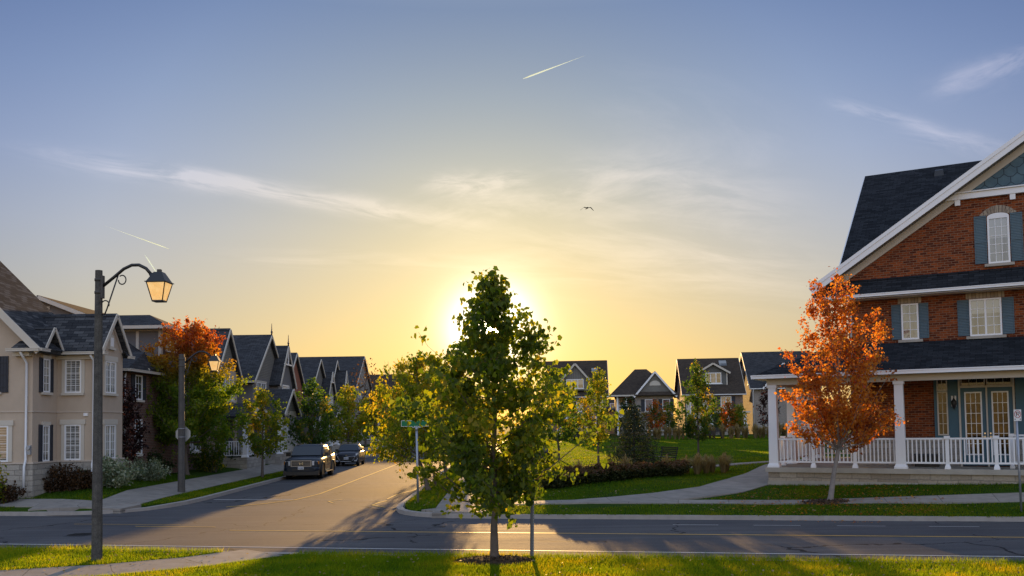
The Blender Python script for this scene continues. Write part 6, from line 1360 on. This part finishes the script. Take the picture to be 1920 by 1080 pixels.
def no_parking():
    x, y = 14.72, 26.45; t = thing('no_parking_sign', 'small white no parking sign with red ring on a grey post', 'parking sign', (x, y, T(x, y)), -.19)
    mb = MB(); mb.tube([(0, 0, -.1), (-.03, 0, 2.72)], .032, 8); mb.build('post', M['galvanised'], t)
    z0, z1 = 2.64, 2.97; mb = MB(); P = [(-.115, z0), (.085, z0), (.085, z1), (-.115, z1)]; mb.prism([(a, -.045, b) for a, b in P], (0, .006, 0)); pl = mb.build('plate', M['sign_white'], t)
    c = Vector((-.015, -.047, 2.835)); mb = MB()
    ring = [c + Vector((.083 * cos(a), 0, .105 * sin(a))) for a in np.linspace(0, 2 * pi, 25)]
    for p, q in zip(ring[:-1], ring[1:]): mb.bar(p, q, .016, .003, up=(0, 1, 0))
    mb.bar(c + Vector((-.055, -.001, .072)), c + Vector((.055, -.001, -.072)), .015, .003, up=(0, 1, 0)); mb.build('red_ring', M['sign_red'], pl)
    mb = MB(); lettering(mb, lambda u, z: Vector((u, -.0475, z)), 'P', -.048, 2.775, .12, .018)
    mb.build('letter', M['black_paint'], pl)
    for s in (-1, 1): mb = MB(); mb.prism([(-.015 + s * .095, -.048, 2.69), (-.015 + s * .055, -.048, 2.71), (-.015 + s * .055, -.048, 2.67)], (0, .002, 0)); mb.build('arrow', M['black_paint'], pl)
no_parking()
def perforated_post():
    t = thing('sign_post', 'perforated grey steel post without a sign, beside the mulch bed', 'post', (.37, 19.5, 0)); mb = MB(); A, B = Vector((0, 0, -.1)), Vector((.055, .02, 2.2)); 
    mb.bar(A, B, .012, .05); 
    for s in (-1, 1): mb.bar(A + Vector((s * .026, .012, 0)), B + Vector((s * .026, .012, 0)), .030, .012, up=(0, 1, 0)); 
    mb.build('channel', M['post_steel'], t); mb = MB()
    for i in range(64): p = A.lerp(B, .06 + i * .0145); mb.prism([p + Vector((.026 + .006 * cos(q), -.0005, .008 * sin(q))) for q in (k * pi / 3 for k in range(6))], (0, .002, 0))
    mb.build('hole', M['sign_white'], t)
perforated_post()
def litter_bin():
    x, y = 1.42, 43.1; t = thing('litter_bin', 'black slatted litter bin on the park path beyond the perforated post', 'litter bin', (x, y, T(x, y) + .03)); mb = MB(); mb.lathe([(.26, 0), (.30, .10), (.31, .80), (.29, .84)], n=18); mb.build('liner', M['black_paint'], t); mb = MB()
    for i in range(24): a = i * pi / 12; mb.bar((.315 * cos(a), .315 * sin(a), .05), (.33 * cos(a), .33 * sin(a), .86), .05, .02, up=(cos(a), sin(a), 0))
    mb.build('slats', M['black_paint'], t); mb = MB(); mb.lathe([(.35, .86), (.36, .90), (.27, 1.02), (.12, 1.06), (.02, 1.07)], n=18); mb.build('lid', M['charcoal_paint'], t)
litter_bin()
def bench(label, x, y, rz, mat='black_paint'):
    t = thing('park_bench', label, 'bench', (x, y, T(x, y)), rz, 'black park benches'); mb = MB()
    for i in range(5): mb.bar((-.85, -.18 + i * .1, .45), (.85, -.18 + i * .1, .45), .07, .03)
    mb.build('seat', M[mat], t); mb = MB()
    for i in range(5): mb.bar((-.85, .27 + i * .018, .55 + i * .09), (.85, .27 + i * .018, .55 + i * .09), .03, .06)
    mb.build('backrest', M[mat], t)
    for s in (-.78, .78):
        mb = MB(); mb.tube([(s, -.2, -.03), (s, -.17, .43), (s, .24, .43), (s, .36, .95)], .025, 6); mb.tube([(s, .22, .43), (s, .30, -.03)], .025, 6); mb.tube([(s, -.19, .43), (s, -.2, .64), (s, .27, .66)], .02, 6); mb.build('frame', M[mat], t)
bench('black bench beside the spruce seen from its end', 7.5, 45.2, radians(-72)); bench('black bench far off before the tall tan grasses', 22.6, 102.0, radians(-4)); bench('black bench far off before the leftmost far house', 7.2, 97.5, radians(176))
def bird():
    p = Vector((0, 0, CAM_H)); a, e = AE(1101, 390); Y = 70.0; p += Vector((a * Y, Y, e * Y)); t = thing('bird', 'dark gull flying with bent wings high in the sky', 'bird', p, .2); mb = MB()
    mb.tube([(0, -.26, .0), (0, -.20, .0), (0, -.05, .0), (0, .12, 0), (0, .26, .01)], [.01, .035, .065, .045, .012], 8); mb.prism([(-.03, .22, 0), (.03, .22, 0), (.08, .42, .005), (-.08, .42, .005)], (0, 0, .008)); mb.build('body', M['feather'], t)
    for s in (-1, 1):
        mb = MB(); A = [(s * .03, -.09, .02), (s * .27, -.12, .05), (s * .55, .05, -.17)]; B = [(s * .03, .10, .02), (s * .27, .06, .05), (s * .52, .09, -.16)]
        for i in range(2):
            q = [A[i], A[i + 1], B[i + 1], B[i]]; mb.prism(q if s > 0 else q[::-1], (0, 0, -.012))
        mb.build('wing', M['feather'], t)
bird()
def contrail(label, q0, q1, D, w0, w1):
    a0, e0 = AE(*q0); a1, e1 = AE(*q1); P = Vector((a0 * D, D, e0 * D + CAM_H)); Q = Vector((a1 * D * 1.04, D * 1.04, e1 * D * 1.04 + CAM_H)); t = thing('contrail', label, 'contrail', P, group='contrails in the evening sky'); mb = MB(); n = 16; pts, rs = [], []
    for i in range(n + 1):
        u = i / n; pts.append((Q - P) * u); rs.append(max(.2, (w0 + (w1 - w0) * u) * min(1, u * 8 + .15) * min(1, (1 - u) * 1.5 + .02)))
    mb.tube(pts, rs, 8, caps=False); mb.build('vapour', M['trail'], t)
contrail('straight contrail high above the sun, near the flying gull', (980, 148), (1100, 103), 9000, 9.5, 4.0)
contrail('short steep contrail running down beside the near lamp', (271, 477), (321, 552), 9000, 8.0, 4.0)
contrail('thin faint contrail above the beige corner house', (318, 467), (196, 423), 9000, 6.0, 2.2)

# ------------------------------------------------------------------ vehicles (local: front towards -y, x to the right seen from behind the wheel turned round)
def loft(mb, secs, mi=0, smooth=True):
    """sections: (y, half width bottom, half width top, z bottom, z top, crown) joined along y"""
    rings = []
    for (y, hb, ht, zb, zt, cr) in secs:
        h = zt - zb; pts = [(-hb * .93, zb), (-hb, zb + .12 * h), (-hb * 1.0, zb + .5 * h), (-ht * 1.0, zt - .16 * h), (-ht * .94, zt - .03 * h), (-ht * .6, zt + cr * .7), (0, zt + cr), (ht * .6, zt + cr * .7), (ht * .94, zt - .03 * h), (ht, zt - .16 * h), (hb, zb + .5 * h), (hb, zb + .12 * h), (hb * .93, zb)]
        rings.append([(a, y, b) for a, b in pts])
    base = len(mb.v); n = len(rings[0])
    for r in rings: mb.v += r
    for i in range(len(rings) - 1):
        for k in range(n):
            k2 = (k + 1) % n; mb.f.append([base + i * n + k2, base + i * n + k, base + (i + 1) * n + k, base + (i + 1) * n + k2]); mb.mi.append(mi); mb.sm.append(smooth)
    mb.f.append([base + k for k in range(n)]); mb.mi.append(mi); mb.sm.append(False); mb.f.append([base + (len(rings) - 1) * n + k for k in reversed(range(n))]); mb.mi.append(mi); mb.sm.append(False)
def wheel(par, x, y, r, w, s):
    mb = MB(); N = 22; prof = [(r * .62, -w / 2), (r * .94, -w / 2), (r, -w * .36), (r, w * .36), (r * .94, w / 2), (r * .62, w / 2)]
    def rev(prof, mi=0):
        base = len(mb.v)
        for pr, px in prof:
            for k in range(N): a = 2 * pi * k / N; mb.v.append((x + px, y + pr * cos(a), r + pr * sin(a)))
        for i in range(len(prof) - 1):
            for k in range(N): k2 = (k + 1) % N; mb.f.append([base + i * N + k, base + i * N + k2, base + (i + 1) * N + k2, base + (i + 1) * N + k]); mb.mi.append(mi); mb.sm.append(True)
    rev(prof); wh = mb.build('wheel', M['tire'], par)
    mb = MB(); o = s * w * .40
    mb.tube([(x + o - s * .02, y, r), (x + o, y, r)], r * .16, 12)
    for i in range(5): a = 2 * pi * i / 5 + .3; mb.bar((x + o - s * .012, y + r * .1 * cos(a), r + r * .1 * sin(a)), (x + o - s * .02, y + r * .6 * cos(a), r + r * .6 * sin(a)), .06, .03, up=(1, 0, 0))
    ringp = [(x + o, y + r * .61 * cos(a), r + r * .61 * sin(a)) for a in np.linspace(0, 2 * pi, 21)]; mb.tube(ringp, r * .045, 5, caps=False); mb.tube([(x, y, r), (x + o * .6, y, r)], r * .6, 16); mb.build('rim', M['rim'], wh); return wh
def flatq(par, name, mat, pts, th=(0, .01, 0)):
    mb = MB(); mb.prism(pts, th); return mb.build(name, M[mat], par)
def pickup():
    t = thing('pickup_truck', 'dark blue grey crew cab pickup parked at the kerb nearest the junction', 'pickup', (-11.33, 48.6, street_z(50)), radians(1.6)); P = 'steel_paint'
    mb = MB(); loft(mb, [(0.03, .80, .80, .42, .98, .0), (.06, .90, .88, .36, 1.04, .02), (.22, .955, .94, .32, 1.08, .03), (.62, .985, .965, .30, 1.13, .04), (1.35, .99, .965, .30, 1.17, .045), (1.55, .99, .96, .30, 1.19, .02), (3.6, .99, .95, .32, 1.21, .02), (3.75, .99, .955, .34, 1.26, .0), (5.05, .985, .955, .36, 1.27, .0), (5.22, .93, .92, .40, 1.22, .0)])
    body = mb.build('body', M[P], t)
    mb = MB(); mb.prism([(.93, 3.35, 1.22), (.93, 4.45, 1.22), (.93, 3.5, 1.66)], (-.05, 0, 0)); mb.prism([(-.93, 3.35, 1.22), (-.93, 4.45, 1.22), (-.93, 3.5, 1.66)], (.05, 0, 0)); mb.build('buttress', M[P], body)
    mb = MB(); loft(mb, [(1.30, .84, .80, 1.10, 1.16, .0), (1.62, .86, .80, 1.14, 1.40, .0), (2.05, .89, .80, 1.16, 1.76, .01), (2.35, .90, .79, 1.16, 1.82, .02), (3.2, .90, .79, 1.16, 1.82, .02), (3.5, .89, .80, 1.16, 1.76, .01), (3.62, .86, .78, 1.16, 1.3, .0)]); mb.build('cab', M[P], t)
    # glass sheets sit just proud of the cab
    flatq(t, 'windshield', 'car_glass', [(-.80, 1.36, 1.235), (.80, 1.36, 1.235), (.75, 1.98, 1.715), (-.75, 1.98, 1.715)], (0, -.02, .028))
    for s in (-1, 1):
        flatq(t, 'side_window', 'car_glass', [(s * .885, 1.78, 1.26), (s * .892, 2.48, 1.26), (s * .815, 2.48, 1.70), (s * .82, 2.12, 1.67)], (s * .012, 0, 0)); flatq(t, 'side_window', 'car_glass', [(s * .885, 2.56, 1.26), (s * .892, 3.36, 1.26), (s * .825, 3.28, 1.65), (s * .815, 2.56, 1.70)], (s * .012, 0, 0))
        mb = MB(); mb.box(min(s * .93, s * 1.17), max(s * .93, s * 1.17), 1.66, 1.78, 1.20, 1.40); mb.build('mirror', M['black_paint'], t, .03)
        # door seams and handles, arches, running board
        for y in (1.60, 2.52, 3.42): mb = MB(); mb.box(min(s * .975, s * .993), max(s * .975, s * .993), y, y + .012, .45, 1.18); mb.build('door_seam', M['black_paint'], body)
        mb = MB()
        for y in (2.32, 3.22): mb.box(min(s * .98, s * 1.01), max(s * .98, s * 1.01), y, y + .16, 1.02, 1.06)
        mb.build('door_handle', M[P], body)
        mb = MB()
        for cy in (.98, 4.08):
            pr = [(s * 1.0, cy + .49 * cos(a), .39 + .49 * sin(a)) for a in np.linspace(-.25, pi + .25, 15)]; mb.tube(pr, .035, 6)
            mb.prism([(s * .97, cy + .46 * cos(a), .39 + .46 * sin(a)) for a in np.linspace(-.35, pi + .35, 15)], (s * .026, 0, 0))
        mb.build('wheel_arch', M['black_paint'], body)
        mb = MB(); mb.bar((s * 1.02, 1.55, .36), (s * 1.02, 3.5, .36), .12, .05); mb.build('running_board', M['chrome'], t)
        hl = flatq(t, 'headlight', 'lens', [(s * .58, .035, .76), (s * .86, .075, .76), (s * .86, .075, .99), (s * .58, .035, .99)], (0, -.02, 0)); flatq(hl, 'indicator', 'amber_lens', [(s * .862, .075, .80), (s * .93, .15, .82), (s * .93, .15, .97), (s * .862, .075, .98)], (s * .01, -.02, 0))
        flatq(t, 'fog_lamp', 'lens', [(s * .66, .03, .50), (s * .76, .04, .50), (s * .76, .04, .58), (s * .66, .03, .58)], (0, -.03, 0))
        flatq(t, 'tail_light', 'red_lens', [(s * .86, 5.22, .9), (s * .96, 5.12, .9), (s * .95, 5.12, 1.2), (s * .86, 5.22, 1.2)], (0, .015, 0))
    mb = MB(); mb.box(-.52, .52, -.005, .04, .72, 1.0); gr = mb.build('grille', M['black_paint'], t); mb = MB()
    for q in ((-.55, .55, .985, 1.03), (-.55, .55, .69, .735)): mb.box(q[0], q[1], -.03, .03, q[2], q[3])
    for s in (-1, 1): mb.box(s * .525 - .025, s * .525 + .025, -.03, .03, .736, .984)
    mb.build('grille_frame', M['rim'], gr); mb = MB()
    for z in (.79, .86, .93): mb.box(-.5, .5, -.014, -.004, z, z + .014)
    mb.build('grille_bar', M['rim'], gr); mb = MB()
    for s in (-1, 1): mb.bar((s * .095, -.035, .935), (s * .06, -.035, .79), .028, .02, up=(0, 1, 0))
    mb.bar((-.07, -.036, .86), (.07, -.036, .86), .02, .03, up=(0, 1, 0)); mb.build('emblem', M['chrome'], gr)
    mb = MB(); loft(mb, [(-.09, .72, .72, .44, .64, 0), (-.05, .86, .86, .42, .67, 0), (.12, .95, .95, .42, .67, 0), (.4, .97, .97, .44, .66, 0)]); bp = mb.build('bumper', M[P], t); mb = MB(); mb.box(-.45, .45, -.10, -.07, .50, .60); mb.box(-.94, .94, -.07, .2, .24, .475); mb.build('lower_intake', M['black_paint'], bp)
    pl = flatq(t, 'licence_plate', 'plate', [(-.155, -.105, .55), (.155, -.105, .55), (.155, -.105, .70), (-.155, -.105, .70)]); mb = MB()
    for u in (-.12, -.07, .0, .05, .10): mb.box(u - .014, u + .014, -.112, -.1055, .585, .655)
    mb.build('plate_characters', M['ink_blue'], pl)
    for s in (-1, 1):
        for y in (.98, 4.08): wheel(t, s * .85, y, .375, .25, s)
    mb = MB(); 
    for s in (-1, 1): mb.bar((s * .62, 2.1, 1.84), (s * .62, 3.35, 1.84), .04, .03)
    mb.build('roof_rail', M['black_paint'], t); return t
pickup()
def hatch():
    t = thing('hatchback_car', 'small dark navy hatchback parked behind the pickup on the side street', 'car', (-11.42, 62.2, street_z(63)), radians(1.0)); P = 'navy_paint'
    mb = MB(); loft(mb, [(0.0, .55, .5, .40, .72, .0), (.05, .70, .66, .30, .80, .02), (.25, .79, .74, .24, .88, .04), (.75, .81, .76, .22, .97, .05), (1.0, .81, .77, .22, 1.0, .02), (3.2, .81, .78, .24, 1.05, .0), (3.5, .79, .74, .28, 1.05, .0), (3.62, .70, .66, .34, .95, .0)]); body = mb.build('body', M[P], t)
    mb = MB(); loft(mb, [(.72, .70, .66, .90, .95, 0), (1.05, .73, .66, .96, 1.17, 0), (1.5, .75, .58, .98, 1.43, .02), (1.9, .76, .575, .98, 1.485, .025), (2.8, .76, .57, .98, 1.47, .02), (3.3, .74, .56, .98, 1.38, .0), (3.55, .70, .60, .98, 1.06, 0)]); mb.build('cabin', M[P], t)
    flatq(t, 'windshield', 'car_glass', [(-.665, .83, 1.035), (.665, .83, 1.035), (.56, 1.46, 1.42), (-.56, 1.46, 1.42)], (0, -.018, .03))
    for s in (-1, 1):
        flatq(t, 'side_window', 'car_glass', [(s * .76, 1.25, 1.06), (s * .76, 2.0, 1.06), (s * .625, 2.0, 1.41), (s * .64, 1.65, 1.38)], (s * .012, 0, 0)); flatq(t, 'side_window', 'car_glass', [(s * .76, 2.08, 1.06), (s * .75, 2.95, 1.1), (s * .64, 2.8, 1.37), (s * .625, 2.08, 1.41)], (s * .012, 0, 0))
        mb = MB(); mb.box(min(s * .78, s * .95), max(s * .78, s * .95), 1.22, 1.32, 1.02, 1.15); mb.build('mirror', M['black_paint'], t, .025)
        flatq(t, 'headlight', 'lens', [(s * .46, .03, .72), (s * .72, .14, .74), (s * .78, .42, .90), (s * .70, .20, .87)], (0, -.025, .012)); fl = flatq(t, 'fog_lamp', 'lens', [(s * .52, .03, .36), (s * .70, .07, .36), (s * .68, .07, .44), (s * .56, .035, .42)], (0, -.03, 0)); mb = MB(); mb.tube([(s * .76, .04, .55), (s * .70, .02, .34), (s * .48, .0, .33)], .014, 6); mb.build('trim_strip', M['chrome'], fl)
        for cy in (.66, 2.98): mb = MB(); mb.prism([(s * .79, cy + .36 * cos(a), .29 + .36 * sin(a)) for a in np.linspace(-.3, pi + .3, 13)], (s * .025, 0, 0)); mb.build('wheel_arch', M['black_paint'], body)
        for y in (1.2, 2.04, 2.85): mb = MB(); mb.box(min(s * .80, s * .815), max(s * .80, s * .815), y, y + .01, .4, 1.02); mb.build('door_seam', M['black_paint'], body)
        flatq(t, 'tail_light', 'red_lens', [(s * .66, 3.60, .8), (s * .78, 3.5, .8), (s * .76, 3.5, 1.05), (s * .66, 3.58, 1.05)], (0, .02, 0))
        for y in (.66, 2.98): wheel(t, s * .70, y, .285, .19, s)
    g = flatq(t, 'grille', 'black_paint', [(-.36, -.008, .34), (.36, -.008, .34), (.56, .0, .60), (.50, .0, .66), (-.50, .0, .66), (-.56, .0, .60)], (0, -.014, 0)); mb = MB(); mb.tube([(-.70, .06, .74), (-.55, -.015, .66), (-.58, -.015, .58), (-.38, -.02, .33), (.38, -.02, .33), (.58, -.015, .58), (.55, -.015, .66), (.70, .06, .74)], .013, 6); mb.tube([(-.54, -.015, .66), (0, -.03, .655), (.54, -.015, .66)], .012, 6); mb.build('grille_trim', M['chrome'], g)
    mb = MB(); mb.prism([(-.085, -.045, .735), (-.03, -.045, .735), (-.03, -.045, .715), (.03, -.045, .715), (.03, -.045, .735), (.085, -.045, .735), (.075, -.045, .77), (.03, -.045, .77), (.03, -.045, .79), (-.03, -.045, .79), (-.03, -.045, .77), (-.075, -.045, .77)], (0, .05, 0)); mb.build('emblem', M['chrome'], g)
    pl = flatq(t, 'licence_plate', 'plate', [(-.155, -.04, .47), (.155, -.04, .47), (.155, -.04, .62), (-.155, -.04, .62)]); mb = MB()
    for u in (-.11, -.06, -.01, .06, .11): mb.box(u - .013, u + .013, -.046, -.0405, .51, .575)
    mb.build('plate_characters', M['ink_blue'], pl); return t
hatch()
